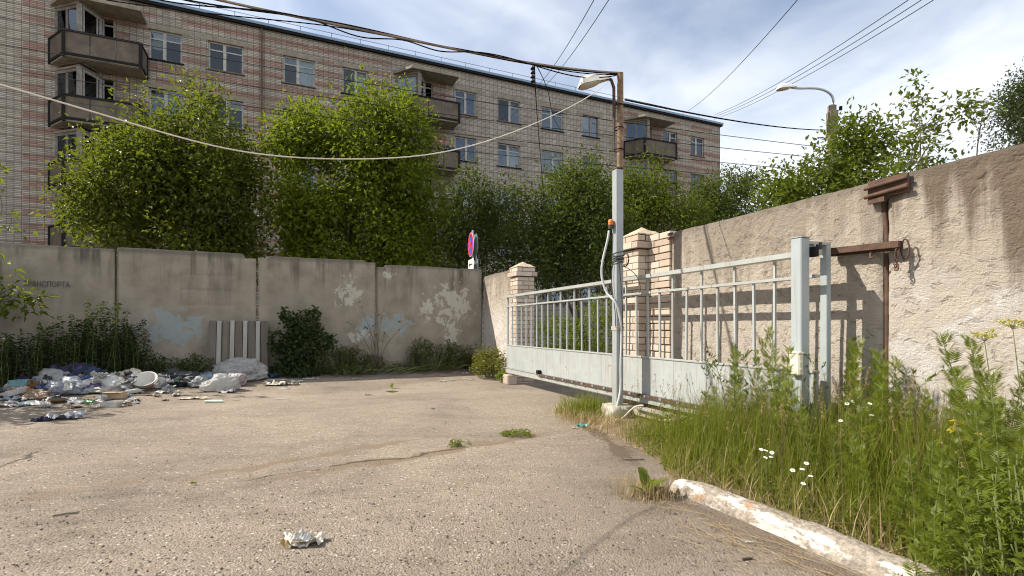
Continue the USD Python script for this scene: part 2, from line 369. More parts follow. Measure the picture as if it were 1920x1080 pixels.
def leaf_mat(name, cols, trans=0.35, rough=0.5):
    g = G(); r = g('geometry').random_per_island
    st = [(i / (len(cols) - 1), c) for i, c in enumerate(cols)]
    c = g.ramp(r, *st)
    pb = g('principled_bsdf', base_color=c, roughness=rough, specular_ior_level=0.28).BSDF
    tr = g('translucent_bsdf', color=g.mix(0.5, c, (0.24, 0.28, 0.02))).BSDF
    return g.done(name, g('mix_closure', fac=trans, closure1=pb, closure2=tr).closure)

def bark_mat(name, c0, c1):
    g = G(); p = g.pos(); n = g.noise(g.scale(p, (14, 14, 3)), 1.0, 5, 0.65)
    c = g.ramp(n, (0.3, c0), (0.7, c1))
    return g.done(name, g('principled_bsdf', base_color=c, roughness=0.9, normal=g('bump', height=n, strength=0.7, distance=0.02).normal).BSDF)

def painted_metal(name, col, rust=0.5, rough=0.42):
    g = G(); p = g.obj()
    n = g.noise(p, 3.0, 5, 0.6); f = g.noise(p, 16, 6, 0.72); st = g.noise(g.scale(p, (26, 26, 1.2)), 1.0, 4, 0.6)
    c = g.ramp(n, (0.3, tuple(x * 0.86 for x in col)), (0.7, tuple(min(1, x * 1.06) for x in col)))
    c = g.mix(g.math('multiply', g.step(st, 0.52, 0.68), 0.50), c, (0.24, 0.185, 0.125))
    rm = g.step(g.math('add', f, g.math('multiply', g.math('subtract', n, 0.5), 0.25)), 0.80 - 0.22 * rust, 0.86 - 0.22 * rust)
    c = g.mix(g.math('multiply', rm, 0.9), c, (0.20, 0.085, 0.035))
    ro = g.math('add', rough, g.math('multiply', rm, 0.4))
    return g.done(name, g('principled_bsdf', base_color=c, roughness=ro, normal=g('bump', height=f, strength=0.12, distance=0.006).normal).BSDF)

def rust_mat(name, c0=(0.085, 0.04, 0.022), c1=(0.27, 0.135, 0.07)):
    g = G(); p = g.obj(); n = g.noise(p, 13, 6, 0.7)
    c = g.ramp(n, (0.32, c0), (0.55, tuple((a + b) / 2.2 for a, b in zip(c0, c1))), (0.75, c1))
    return g.done(name, g('principled_bsdf', base_color=c, roughness=0.85, normal=g('bump', height=n, strength=0.4, distance=0.006).normal).BSDF)

def glass_mat(name, tint, refl=0.22):
    g = G()
    fr = g.math('add', g('fresnel', IOR=1.5).fac, refl)
    gl = g('glossy_bsdf', color=tint, roughness=0.03).BSDF
    return g.done(name, g('mix_closure', fac=fr, closure1=g('transparent_bsdf', color=(0.75, 0.8, 0.8)).BSDF, closure2=gl).closure)

def white_kerb_mat():
    g = G(); p = g.obj(); n = g.noise(g.scale(p, (2.2, 6, 6)), 1.0, 7, 0.72); f = g.noise(p, 30, 5, 0.7)
    s = g('separate_xyz', vector=p)
    c = g.ramp(f, (0.3, (0.38, 0.36, 0.315)), (0.6, (0.52, 0.50, 0.455)))
    worn = g.step(g.math('add', n, g.math('multiply', g.step(s.z, 0.09, 0.15), 0.22)), 0.515, 0.57)
    c = g.mix(g.math('multiply', worn, 0.88), c, g.ramp(f, (0.35, (0.11, 0.09, 0.07)), (0.65, (0.33, 0.27, 0.21))))
    r = g.noise(p, 4.5, 4, 0.6)
    c = g.mix(g.math('multiply', g.step(r, 0.66, 0.72), 0.7), c, (0.30, 0.15, 0.06))
    return g.done('whitewash', g('principled_bsdf', base_color=c, roughness=0.9, normal=g('bump', height=g.math('add', n, g.math('multiply', f, 0.4)), strength=0.9, distance=0.03).normal).BSDF)

def wood_mat(name, c0, c1):
    g = G(); p = g.obj(); n = g.noise(g.scale(p, (30, 30, 1.6)), 1.0, 5, 0.65)
    c = g.ramp(n, (0.3, c0), (0.7, c1))
    return g.done(name, g('principled_bsdf', base_color=c, roughness=0.85, normal=g('bump', height=n, strength=0.3, distance=0.006).normal).BSDF)

def plastic_mat(name, col, trans=0.25, rough=0.35, col2=None, scale=7.0):
    g = G(); p = g.obj(); n = g.noise(p, scale, 4, 0.6, 0.6)
    c = g.ramp(n, (0.42, tuple(x * 0.85 for x in col)), (0.58, col2 or col))
    nb = g('bump', height=g.math('add', g.noise(p, 9, 5, 0.62, 1.2), g.math('multiply', g.noise(p, 34, 4, 0.6), 0.4)), strength=0.8, distance=0.035).normal
    pb = g('principled_bsdf', base_color=c, roughness=rough, normal=nb).BSDF
    if trans:
        pb = g('mix_closure', fac=trans, closure1=pb, closure2=g('translucent_bsdf', color=c).BSDF).closure
    return g.done(name, pb)

def brick_mat(name, c0, c1):
    g = G(); p = g.pos(); f = g.noise(p, 45, 5, 0.7); n = g.noise(p, 6, 4)
    c = g.ramp(g.math('add', g.math('multiply', f, 0.5), g.math('multiply', n, 0.5)), (0.3, c0), (0.7, c1))
    return g.done(name, g('principled_bsdf', base_color=c, roughness=0.9, normal=g('bump', height=f, strength=0.5, distance=0.006).normal).BSDF)

M = {}
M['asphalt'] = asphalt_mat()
M['soil'] = soil_mat()
M['dirt'] = soil_mat('dark_dirt', (0.05, 0.038, 0.028), (0.14, 0.10, 0.07))
WHT, BLU, PALE = (0.40, 0.385, 0.325), (0.215, 0.27, 0.285), (0.62, 0.63, 0.58)
def LX(s): return -s
M['conc1'] = old_concrete('concrete_far_left')
M['conc2'] = old_concrete('concrete_blue_patch', [(-7.35, 1.28, 1.0, 0.52, BLU, 1)])
M['conc3'] = old_concrete('concrete_flaked', [(-3.15, 1.30, 0.45, 0.42, BLU, 1), (-3.62, 2.12, 0.42, 0.5, WHT, 0), (-3.4, 1.1, 0.4, 0.25, WHT, 0)])
M['conc4'] = old_concrete('concrete_white_flakes', [(-2.45, 1.35, 0.62, 0.40, BLU, 1), (-0.85, 1.95, 0.85, 0.75, WHT, 0), (-1.6, 1.75, 0.3, 0.55, WHT, 0), (-2.6, 2.62, 0.26, 0.18, WHT, 0), (-0.9, 1.05, 0.35, 0.6, WHT, 0), (-1.15, 1.45, 0.25, 0.2, WHT, 0)], top=2.92)
M['stucco_short'] = stucco_mat('render_short_wall', 2.7, 0.45, 0.55)
M['stucco1'] = stucco_mat('render_sand', 2.62, 0.42, 0.0)
M['stucco2'] = stucco_mat('render_stained', 2.62, 0.90, 0.26)
M['facade'] = facade_mat()
M['bconc'] = simple('building_concrete', (0.20, 0.175, 0.135), 0.9, var=0.25, scale=3, bump=0.4, bscale=20)
M['bparapet'] = simple('balcony_panel', (0.095, 0.076, 0.055), 0.9, var=0.3, scale=2.5, bump=0.3, bscale=15)
M['bdark'] = simple('dark_iron', (0.012, 0.011, 0.010), 0.8, spec=0.15)
M['roofmetal'] = simple('roof_metal', (0.16, 0.23, 0.30), 0.35, 0.4, var=0.1)
M['frame_white'] = simple('peeling_white_paint', (0.30, 0.295, 0.27), 0.6, var=0.3, scale=8)
M['frame_grey'] = simple('grey_wood', (0.16, 0.145, 0.125), 0.85, var=0.35, scale=5)
M['frame_brown'] = simple('brown_wood', (0.10, 0.065, 0.045), 0.8, var=0.3, scale=5)
M['glass'] = glass_mat('window_glass', (0.62, 0.69, 0.77), 0.075)
M['glass2'] = glass_mat('window_glass_dim', (0.62, 0.67, 0.72), 0.015)
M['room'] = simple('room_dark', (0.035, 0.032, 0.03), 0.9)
M['curtain'] = simple('net_curtain', (0.66, 0.64, 0.60), 0.9, var=0.2, scale=9)
M['curtain2'] = simple('mauve_curtain', (0.34, 0.27, 0.28), 0.9, var=0.2, scale=9)
M['gate'] = painted_metal('gate_paint', (0.315, 0.335, 0.33), 0.8)
M['gate_worn'] = painted_metal('gate_paint_worn', (0.31, 0.325, 0.305), 0.8)
M['pole'] = painted_metal('pole_paint', (0.265, 0.286, 0.286), 0.45)
M['post'] = painted_metal('post_paint', (0.285, 0.32, 0.325), 0.35)
M['rust'] = rust_mat('rust', (0.035, 0.02, 0.014), (0.14, 0.068, 0.036))
M['rust_light'] = rust_mat('rusty_pipe', (0.07, 0.032, 0.018), (0.32, 0.22, 0.12))
M['black'] = simple('black_rubber', (0.018, 0.018, 0.018), 0.55)
M['wire'] = simple('wire_dark', (0.012, 0.012, 0.012), 0.9, spec=0.1)
M['wire_tan'] = simple('old_cable_sheath', (0.17, 0.125, 0.085), 0.8, var=0.5, scale=4)
M['wire_white'] = simple('white_cable', (0.55, 0.50, 0.42), 0.6)
M['conduit'] = simple('grey_conduit', (0.40, 0.41, 0.41), 0.5)
M['cream'] = simple('cream_plastic', (0.62, 0.57, 0.43), 0.45, var=0.06)
M['lamp_shell'] = simple('lamp_shell', (0.66, 0.63, 0.54), 0.4, var=0.08)
M['lamp_under'] = simple('lamp_lens', (0.34, 0.30, 0.22), 0.35)
M['amber'] = plastic_mat('amber_plastic', (0.80, 0.26, 0.03), 0.3, 0.25)
M['poleconc'] = simple('pole_concrete', (0.15, 0.125, 0.095), 0.9, var=0.25, scale=3, bump=0.4)
M['galv'] = simple('galvanised', (0.36, 0.38, 0.39), 0.4, 0.6)
M['sign_red'] = simple('sign_red', (0.62, 0.03, 0.03), 0.4, var=0.05)
M['sign_blue'] = simple('sign_blue', (0.03, 0.10, 0.50), 0.4, var=0.05)
M['sign_white'] = simple('sign_white', (0.78, 0.78, 0.76), 0.4, var=0.05)
M['sign_back'] = simple('sign_back', (0.20, 0.25, 0.26), 0.5, 0.3)
M['kerb'] = white_kerb_mat()
M['plinth'] = simple('limewashed_concrete', (0.36, 0.325, 0.265), 0.9, var=0.35, scale=7, bump=0.8, bscale=18)
M['mortar'] = simple('mortar', (0.17, 0.135, 0.10), 0.95, var=0.2, scale=20)
M['b1'] = brick_mat('brick_sand', (0.31, 0.245, 0.185), (0.415, 0.34, 0.268))
M['b2'] = brick_mat('brick_pale', (0.38, 0.31, 0.245), (0.48, 0.405, 0.33))
M['b3'] = brick_mat('brick_pinkish', (0.285, 0.215, 0.165), (0.385, 0.305, 0.245))
M['capconc'] = simple('cap_mortar', (0.40, 0.315, 0.22), 0.95, var=0.3, scale=12, bump=0.8, bscale=40)
M['plank_l'] = wood_mat('board_pale', (0.19, 0.178, 0.155), (0.31, 0.295, 0.265))
M['plank_d'] = wood_mat('board_grey', (0.06, 0.05, 0.038), (0.135, 0.112, 0.085))
M['plank_y'] = wood_mat('board_fresh', (0.46, 0.36, 0.22), (0.64, 0.53, 0.36))
M['plank_w'] = wood_mat('board_weathered', (0.27, 0.22, 0.165), (0.45, 0.38, 0.29))
M['bark'] = bark_mat('bark', (0.045, 0.035, 0.027), (0.13, 0.10, 0.075))
M['bark_pale'] = bark_mat('bark_pale', (0.09, 0.075, 0.06), (0.22, 0.19, 0.15))
M['leaf'] = leaf_mat('leaf_green', [(0.075, 0.098, 0.010), (0.14, 0.17, 0.015), (0.215, 0.23, 0.022), (0.30, 0.295, 0.035)], 0.46)
M['leaf_lime'] = leaf_mat('leaf_lime', [(0.125, 0.17, 0.010), (0.215, 0.255, 0.014), (0.295, 0.32, 0.02), (0.37, 0.36, 0.03)], 0.50)
M['leaf_dark'] = leaf_mat('leaf_dark', [(0.045, 0.072, 0.012), (0.08, 0.115, 0.017), (0.12, 0.155, 0.022), (0.165, 0.19, 0.032)], 0.38)
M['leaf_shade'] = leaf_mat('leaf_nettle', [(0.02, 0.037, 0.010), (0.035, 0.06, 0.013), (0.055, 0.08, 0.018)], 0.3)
M['leaf_box'] = leaf_mat('leaf_boxelder', [(0.085, 0.12, 0.012), (0.14, 0.175, 0.018), (0.20, 0.225, 0.025), (0.26, 0.25, 0.035)], 0.48)
M['leaf_yel'] = leaf_mat('leaf_yellowing', [(0.13, 0.13, 0.018), (0.22, 0.19, 0.02), (0.30, 0.24, 0.025), (0.16, 0.17, 0.03)], 0.4)
M['leaf_gold'] = leaf_mat('leaf_gold', [(0.50, 0.40, 0.03), (0.62, 0.48, 0.05)], 0.4)
M['leaf_olive'] = leaf_mat('leaf_olive', [(0.05, 0.06, 0.014), (0.09, 0.09, 0.02), (0.14, 0.115, 0.025), (0.10, 0.06, 0.02)], 0.3)
M['leaf_blue'] = leaf_mat('leaf_bluish', [(0.035, 0.055, 0.02), (0.055, 0.085, 0.028), (0.085, 0.115, 0.035)], 0.25)
M['grass'] = leaf_mat('grass_blades', [(0.16, 0.18, 0.02), (0.22, 0.235, 0.026), (0.28, 0.28, 0.038), (0.34, 0.30, 0.07), (0.40, 0.32, 0.12)], 0.5)
M['straw'] = leaf_mat('straw', [(0.36, 0.26, 0.14), (0.50, 0.39, 0.23), (0.60, 0.50, 0.33), (0.26, 0.17, 0.09)], 0.3)
M['weed'] = leaf_mat('weed_leaf', [(0.12, 0.155, 0.016), (0.175, 0.21, 0.024), (0.235, 0.26, 0.034)], 0.48)
M['stem'] = simple('weed_stem', (0.12, 0.14, 0.04), 0.7, var=0.3)
M['petal'] = simple('white_petal', (0.82, 0.81, 0.76), 0.6, var=0.05)
M['umbel'] = simple('yellow_umbel', (0.30, 0.27, 0.05), 0.7, var=0.25, scale=60)
def pebble_mat():
    g = G(); r = g('geometry').random_per_island
    c = g.ramp(r, (0, (0.07, 0.06, 0.054)), (0.12, (0.16, 0.13, 0.108)), (0.4, (0.26, 0.215, 0.17)), (0.75, (0.36, 0.31, 0.25)), (1, (0.55, 0.51, 0.45)))
    return g.done('pebbles', g('principled_bsdf', base_color=c, roughness=0.85).BSDF)
M['pebble'] = pebble_mat()

# ------------------------------------------------------------------ ground
def lines(a, b, step, far):
    fine = np.arange(a, b + 1e-6, step); out = [0.4 * 1.6 ** k for k in range(60)]
    lo, hi = [], []
    x = a
    for s in out:
        x -= s
        if x < -far: break
        lo.append(x)
    x = b
    for s in out:
        x += s
        if x > far: break
        hi.append(x)
    return np.concatenate([[-far], lo[::-1], fine, hi, [far]])
def build_ground():
    xs, ys = lines(-15, 7, 0.07, 900), lines(1.0, 17, 0.07, 900)
    X, Y = np.meshgrid(xs, ys, indexing='ij')
    P = np.stack([X, Y, np.zeros_like(X)], -1)
    near = smoothstep(40, 18, np.hypot(X, Y))
    Z = ground_h(X, Y) * near
    nx, ny = X.shape
    i, j = np.meshgrid(np.arange(nx - 1), np.arange(ny - 1), indexing='ij')
    f = np.stack([i * ny + j, (i + 1) * ny + j, (i + 1) * ny + j + 1, i * ny + j + 1], -1).reshape(-1, 4)
    v = np.stack([X, Y, Z], -1).reshape(-1, 3)
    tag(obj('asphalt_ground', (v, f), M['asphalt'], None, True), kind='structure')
build_ground()

# bed of soil behind the kerb and along the gate
bed_poly = Polygon([gw(a, b)[:2] for a, b in [(7.55, -1.62), (12.5, -1.62), (12.5, 0.40), (5.0, 0.30), (4.2, 0.20), (4.0, -0.45), (4.2, -0.78), (5.0, -0.97), (5.9, -1.05), (6.9, -1.27), (7.3, -1.5)]])
def bed_h(P):
    P = np.atleast_2d(P)
    from shapely import points, distance, contains
    pts = points(P); ins = contains(bed_poly, pts); dd = distance(bed_poly.boundary, pts)
    s = smoothstep(0.0, 0.30, np.where(ins, dd, 0))
    q = np.concatenate([P * 5, np.zeros((len(P), 1))], 1)
    base = ground_h(P[:, 0], P[:, 1])
    return np.where(ins, base + 0.010 + s * (0.055 + 0.05 * (fbm(q, 3, 12) - 0.5)), base - 0.06), ins
def build_bed():
    xs, ys = np.arange(0.3, 6.3, 0.055), np.arange(-0.6, 9.2, 0.055)
    X, Y = np.meshgrid(xs, ys, indexing='ij'); P = np.stack([X.ravel(), Y.ravel()], 1)
    z, ins = bed_h(P); nx, ny = X.shape
    i, j = np.meshgrid(np.arange(nx - 1), np.arange(ny - 1), indexing='ij')
    f = np.stack([i * ny + j, (i + 1) * ny + j, (i + 1) * ny + j + 1, i * ny + j + 1], -1).reshape(-1, 4)
    f = f[ins[f].any(1)]; keep, f = np.unique(f, return_inverse=True); f = f.reshape(-1, 4); P, z = P[keep], z[keep]
    tag(obj('soil_bed', (np.column_stack([P, z]), f), M['soil'], None, True), kind='structure')
build_bed()

# ------------------------------------------------------------------ walls
def slab(x0, x1, z0, top, thick, res, disp, bx=0.0):
    """An upright slab: displaced front at y = -disp, flat back. top(x) is its upper edge."""
    nx, nz = max(2, int((x1 - x0) / res)), max(2, int(2.8 / res))
    xs = np.linspace(x0, x1, nx); u = np.linspace(0, 1, nz)
    tp = top(xs)
    X = np.repeat(xs[:, None], nz, 1); Z = z0 + u[None, :] * (tp[:, None] - z0)
    D = disp(X, Z)
    edge = np.minimum(np.minimum(X - x0, x1 - X), tp[:, None] - Z)
    Y = -D + 0.03 * np.exp(-np.maximum(edge, 0) / 0.018)
    fr = np.stack([X, Y, Z], -1).reshape(-1, 3); bk = np.stack([X, np.full_like(X, thick), Z], -1).reshape(-1, 3)
    n = len(fr)
    i, j = np.meshgrid(np.arange(nx - 1), np.arange(nz - 1), indexing='ij')
    q = np.stack([i * nz + j, (i + 1) * nz + j, (i + 1) * nz + j + 1, i * nz + j + 1], -1).reshape(-1, 4)
    fs = [q, q[:, ::-1] + n]
    def side(idx, flip):
        a = np.asarray(idx); s = np.stack([a[:-1], a[1:], a[1:] + n, a[:-1] + n], 1)
        fs.append(s[:, ::-1] if not flip else s)
    ii, jj = np.arange(nx), np.arange(nz)
    side(ii * nz + nz - 1, False); side(jj, False); side((nx - 1) * nz + jj, True); side(ii * nz, True)
    return np.vstack([fr, bk]), np.vstack(fs)
def ragged(base, amp, seed, notch=()):
    def f(x):
        q = np.stack([x * 2.2, x * 0, x * 0 + seed], -1)
        z = base + amp * (fbm(q, 5, seed) - 0.5) * 2
        for a, b, dz in notch: z = z - dz * smoothstep(a - 0.03, a + 0.03, x) * smoothstep(b + 0.03, b - 0.03, x)
        return z
    return f
def fine_disp(seed, amp=0.012):
    def f(X, Z):
        P = np.stack([X * 1.5, Z * 1.5, np.zeros_like(X) + seed], -1)
        return amp * (fbm(P, 4, seed) - 0.5) + 0.006 * (fbm(P * 9, 3, seed + 4) - 0.5)
    return f
def relief_cross(seed):
    base = fine_disp(seed)
    def f(X, Z):
        D = base(X, Z)
        for x in (-6.55, -6.85, -7.22): D = D - 0.014 * np.exp(-((X - x) / 0.022) ** 2) * smoothstep(1.75, 1.8, Z) * smoothstep(2.5, 2.45, Z)
        for z in (1.78, 2.12, 2.46): D = D - 0.014 * np.exp(-((Z - z) / 0.022) ** 2) * smoothstep(-7.25, -7.2, X) * smoothstep(-6.1, -6.2, X)
        return D
    return f
left_wall = thing('concrete_wall', 'shaded grey concrete slab wall with paint patches behind the rubbish heap', 'wall', lw(0, 0, 0), LR)
wall_spec = [(-2.90, -0.02, ragged(2.90, 0.02, 3, [(-2.95, -2.70, 0.06)]), 'conc4', fine_disp(1), 'slab with scattered flakes of white paint and a blue smear'),
             (-5.66, -2.945, ragged(2.985, 0.02, 4, [(-3.2, -2.9, 0.05), (-5.7, -5.45, 0.05)]), 'conc3', fine_disp(2), 'plain slab behind the pallet with small white flakes'),
             (-8.38, -5.705, ragged(3.0, 0.012, 5, [(-5.95, -5.6, 0.10)]), 'conc2', relief_cross(3), 'slab with a large pale blue paint patch and a notched top'),
             (-11.15, -8.425, ragged(2.965, 0.012, 6), 'conc1', fine_disp(4), 'slab with stencilled lettering'),
             (-14.0, -11.195, ragged(2.95, 0.012, 7), 'conc1', fine_disp(5), None),
             (-17.0, -14.045, ragged(2.95, 0.012, 8), 'conc1', fine_disp(6), None)]
for x0, x1, tp, m, dsp, lab in wall_spec:
    p = obj('wall_panel', slab(x0, x1, -0.1, tp, 0.18, 0.028 if x0 > -12 else 0.1, dsp), M[m], left_wall, 40)
    if lab: tag(p, lab)
t_ = meshkit.text_mesh('ТРАНСПОРТА', 0.115, 0.004)
v = np.array(t_.vertices); sc = 0.74 / (v[:, 0].max() - v[:, 0].min())
tv = np.column_stack([-9.92 + v[:, 0] * sc, -0.016 - v[:, 2], 2.115 + v[:, 1]])
M['stencil'] = simple('stencil_paint', (0.055, 0.055, 0.055), 0.9, var=0.5, scale=25)
tag(obj('stencil_lettering', (tv, np.array(t_.faces)), M['stencil'], left_wall), 'faded dark stencilled lettering on the far left slab')

def stucco_disp(seed, amp):
    def f(X, Z):
        P = np.stack([X, Z, np.zeros_like(X) + seed], -1)
        a = fbm(P * 1.3, 3, seed) - 0.5
        b = fbm(P * 6.5, 4, seed + 7)
        c = np.abs(fbm(P * 11, 3, seed + 11) - 0.5) * 2
        return amp * (a * 1.1 + (b - 0.5) * 0.9) - 0.5 * amp * np.exp(-(c / 0.10) ** 2) * smoothstep(0.48, 0.62, fbm(P * 2.1, 2, seed + 3))
    return f
gate_wall = thing('rendered_wall', 'sunlit sand coloured rough rendered wall behind the sliding gate', 'wall', gw(0, 0, 0), GR)
WY = 0.37
def gslab(x0, x1, top, disp, res, mat, name, label=None, th=0.22):
    v, f = slab(x0, x1, -0.1, top, th, res, disp); v[:, 1] += WY
    p = obj(name, (v, f), mat, gate_wall, 45)
    if label: tag(p, label)
gslab(5.10, 7.885, ragged(2.61, 0.012, 21), stucco_disp(11, 0.017), 0.016, M['stucco1'], 'wall_panel', 'panel carrying the shadow of the gate')
gslab(7.935, 11.2, ragged(2.615, 0.018, 23, [(7.9, 8.0, 0.05)]), stucco_disp(14, 0.022), 0.016, M['stucco2'], 'wall_panel', 'panel with dark rain stains below its top')
mb = MB(); mb.box((7.875, WY + 0.10, -0.1), (7.945, WY + 0.16, 2.45)); mb.build('joint_filling', M['dirt'], gate_wall)
mb = MB(); mb.tube([(7.91, WY + 0.055, -0.1), (7.912, WY + 0.05, 1.2), (7.905, WY + 0.055, 2.1), (7.885, WY + 0.04, 2.42)], 0.022, 8); tag(mb.build('rusty_rod', M['rust'], gate_wall, 60), 'rusty rod standing in the open joint')
# rusty embedded plates on top of the joint
mb = MB(); mb.box((7.80, WY - 0.045, 2.435), (8.13, WY - 0.02, 2.60), 0.004); mb.build('mounting_plate', M['rust'], gate_wall)
for z in (2.47, 2.545):
    mb = MB(); mb.tube([(7.79, WY - 0.07, z - 0.01), (8.14, WY - 0.065, z + 0.012)], 0.017, 8); mb.build('mounting_bar', M['rust'], gate_wall, 60)
mb = MB(); mb.box((7.81, WY - 0.06, 2.395), (7.95, WY - 0.03, 2.44)); mb.build('mounting_plate', M['rust'], gate_wall)
mb = MB()
for z in (2.50, 2.555): mb.box((5.10, WY - 0.055, z), (5.20, WY - 0.035, z + 0.035))
mb.build('anchor_plate', M['rust'], gate_wall)
short_wall = thing('short_wall', 'short white flaked wall between the shaded concrete wall and the far brick pillar', 'wall', gw(0, 0, 0), GR)
v, f = slab(-2.74, -0.27, -0.1, ragged(2.69, 0.015, 25), 0.2, 0.03, stucco_disp(17, 0.016)); v[:, 1] += WY
obj('wall_panel', (v, f), M['stucco_short'], short_wall, 45)

def pillar(t, yc, label, seed, pilaster=None):
    rng = np.random.default_rng(seed)
    px = thing('brick_pillar', label, 'pillar', gw(t, yc, 0), GR, None)
    S, Lb, Wb, j, hc = 0.42, 0.278, 0.130, 0.012, 0.1
    mb = MB(); h = S / 2 - 0.010; mb.box((-h, -h, -0.1), (h, h, 2.43)); mb.box((-h - .03, -h - .03, 2.452), (h + .03, h + .03, 2.54))
    if pilaster: mb.box((S / 2 + 0.002, -yc + WY + 0.0, -0.1), (pilaster - 0.006, -yc + WY + 0.2, 2.60))
    mb.build('mortar', M['mortar'], px)
    mats = [M['b1'], M['b2'], M['b3'], M['b1'], M['b2']]
    def brick(lo, hi):
        jit = rng.uniform(-0.004, 0.004, 3)
        m = cbox(np.array(lo) + jit, np.array(hi) + jit + rng.uniform(-0.003, 0.002, 3), 0.005)
        obj('brick', m, mats[rng.integers(len(mats))], px)
    def ring(z0, z1, s, flip):
        h = s / 2; L = s - Wb - j
        a = [(-h, -h, -h + L, -h + Wb), (h - Wb, -h, h, -h + L), (h - L, h - Wb, h, h), (-h, h - L, -h + Wb, h)]
        for (x0, y0, x1, y1) in a:
            if flip: x0, x1 = -x1, -x0
            brick((x0, y0, z0 + j / 2), (x1, y1, z1 - j / 2))
    for k in range(25): ring(-0.06 + k * hc, -0.06 + (k + 1) * hc, S, k % 2)
    ring(2.445, 2.552, S + 0.11, 0); ring(2.555, 2.650, S + 0.03, 1)
    hb = (S + 0.05) / 2
    v = np.array([[-hb, -hb, 2.652], [hb, -hb, 2.652], [hb, hb, 2.652], [-hb, hb, 2.652], [-hb, -hb, 2.665], [hb, -hb, 2.665], [hb, hb, 2.665], [-hb, hb, 2.665], [0, 0, 2.80]])
    cm = trimesh.Trimesh(v, [[0, 2, 1], [0, 3, 2], [0, 1, 5], [0, 5, 4], [1, 2, 6], [1, 6, 5], [2, 3, 7], [2, 7, 6], [3, 0, 4], [3, 4, 7], [4, 5, 8], [5, 6, 8], [6, 7, 8], [7, 4, 8]], process=False)
    cm = cm.subdivide().subdivide().subdivide(); vv = np.array(cm.vertices); vv += (np.stack([fbm(vv * 14, 3, k) for k in range(3)], 1) - 0.5) * 0.03
    obj('cap', (vv, np.array(cm.faces)), M['capconc'], px, 40)
    if pilaster:
        x0, x1, yf = S / 2 + 0.012, pilaster, -yc + WY - 0.02
        mid = (x0 + x1) / 2
        for k in range(27):
            z0, z1 = -0.06 + k * hc + j / 2, -0.06 + (k + 1) * hc - j / 2
            if k % 2: brick((x0, yf, z0), (x0 + 0.13, yf + 0.13, z1)); brick((x0 + 0.142, yf, z0), (x1, yf + 0.13, z1))
            else: brick((x0, yf, z0), (x0 + 0.235, yf + 0.13, z1)); brick((x0 + 0.247, yf, z0), (x1, yf + 0.13, z1))
    return px
pillar(-0.065, 0.39, 'far sand coloured brick gate pillar at the left end of the gate', 1)
pillar(4.41, 0.39, 'near sand coloured brick gate pillar joined to the sunlit wall behind the lamp pole', 2, 0.69)

# ------------------------------------------------------------------ sliding gate
gate = thing('sliding_gate', 'pale blue grey metal sliding gate with barred top and solid lower panel', 'gate', gw(0, 0, 0), GR)
mb = MB(); mb.bar((0, 0, 1.975), (7.56, 0, 1.985), 0.125, 0.05); mb.build('top_rail', M['gate_worn'], gate)
mb = MB(); mb.bar((7.46, 0.285, 2.018), (8.10, 0.285, 1.996), 0.07, 0.055); mb.bar((7.46, 0.315, 1.985), (8.10, 0.315, 1.963), 0.008, 0.03); tag(mb.build('rusty_beam', M['rust'], gate_wall), 'rusty steel beam fixed along the wall beyond the gate posts')
mb = MB(); mb.bar((0, 0, 1.752), (7.56, 0, 1.765), 0.065, 0.028); mb.build('middle_rail', M['gate_worn'], gate)
k = 0
for t in np.arange(0.03, 7.4, 0.2525):
    jx = 0.006 * math.sin(k * 7.3); mb = MB(); mb.bar((t + jx, 0, 0.86), (t - jx, 0, 1.95 if k % 2 == 0 else 1.745), 0.024, 0.024); mb.build('bar', M['gate'], gate); k += 1
mb = MB(); mb.bar((0.0, 0, 0.33), (0.0, 0, 1.97), 0.04, 0.04); mb.build('end_post', M['gate'], gate)
seams = [0.0, 2.0, 3.95, 5.62, 7.56]
for a, b in zip(seams[:-1], seams[1:]):
    mb = MB(); mb.box((a + 0.002, -0.018, 0.37), (b - 0.002, 0.018, 0.862)); mb.build('lower_panel', M['gate'], gate)
mb = MB(); mb.box((-0.01, -0.03, 0.864), (7.56, 0.03, 0.888), 0.004); mb.build('panel_edge', M['gate_worn'], gate)
mb = MB(); mb.box((-0.03, -0.045, 0.245), (7.56, 0.045, 0.366), 0.008); mb.box((-0.03, -0.06, 0.355), (7.56, -0.046, 0.368)); mb.build('bottom_beam', M['gate_worn'], gate)
mb = MB(); mb.box((1.7, -0.082, 0.335), (7.45, -0.062, 0.372)); mb.build('toothed_rack', M['rust'], gate)
for t in np.arange(1.8, 7.5, 0.33):
    mb = MB(); mb.box((t, -0.10, 0.34), (t + 0.045, -0.083, 0.368)); mb.build('rack_bolt', M['galv'], gate)
mb = MB(); mb.box((1.72, -0.10, 0.372), (1.80, -0.03, 0.44)); mb.build('limit_stop', M['bdark'], gate)
mb = MB(); mb.box((-0.09, -0.05, 0.29), (-0.031, 0.05, 0.41), 0.01); mb.build('end_wheel_bracket', M['rust'], gate)
mb = MB()
q = np.array([(8.07, 0.29, 1.99), (8.08, 0.27, 1.95), (8.08, 0.26, 1.91), (8.07, 0.26, 1.85), (8.08, 0.26, 1.80)])
for a in np.linspace(0, 1, 9):
    s = a * 4; i = min(3, int(s)); c = q[i] + (s - i) * (q[i + 1] - q[i])
    th = np.linspace(0, 2 * pi, 9); rx = np.array([np.cos(th) * 0.018, np.sin(th) * 0, np.sin(th) * 0.03]).T
    if int(a * 8) % 2: rx = rx[:, [1, 0, 2]]
    mb.tube(c + rx, 0.006, 5, False)
mb.build('hanging_chain', M['rust'], gate_wall, 60)
mb = MB(); th = np.linspace(0.3, 2 * pi + 0.3, 16); mb.tube(np.stack([8.125 + 0.03 * np.cos(th), 0.30 + 0.0 * th, 1.95 + 0.085 * np.sin(th)], 1), 0.007, 6, False); mb.build('wire_loop', M['rust'], gate_wall, 60)
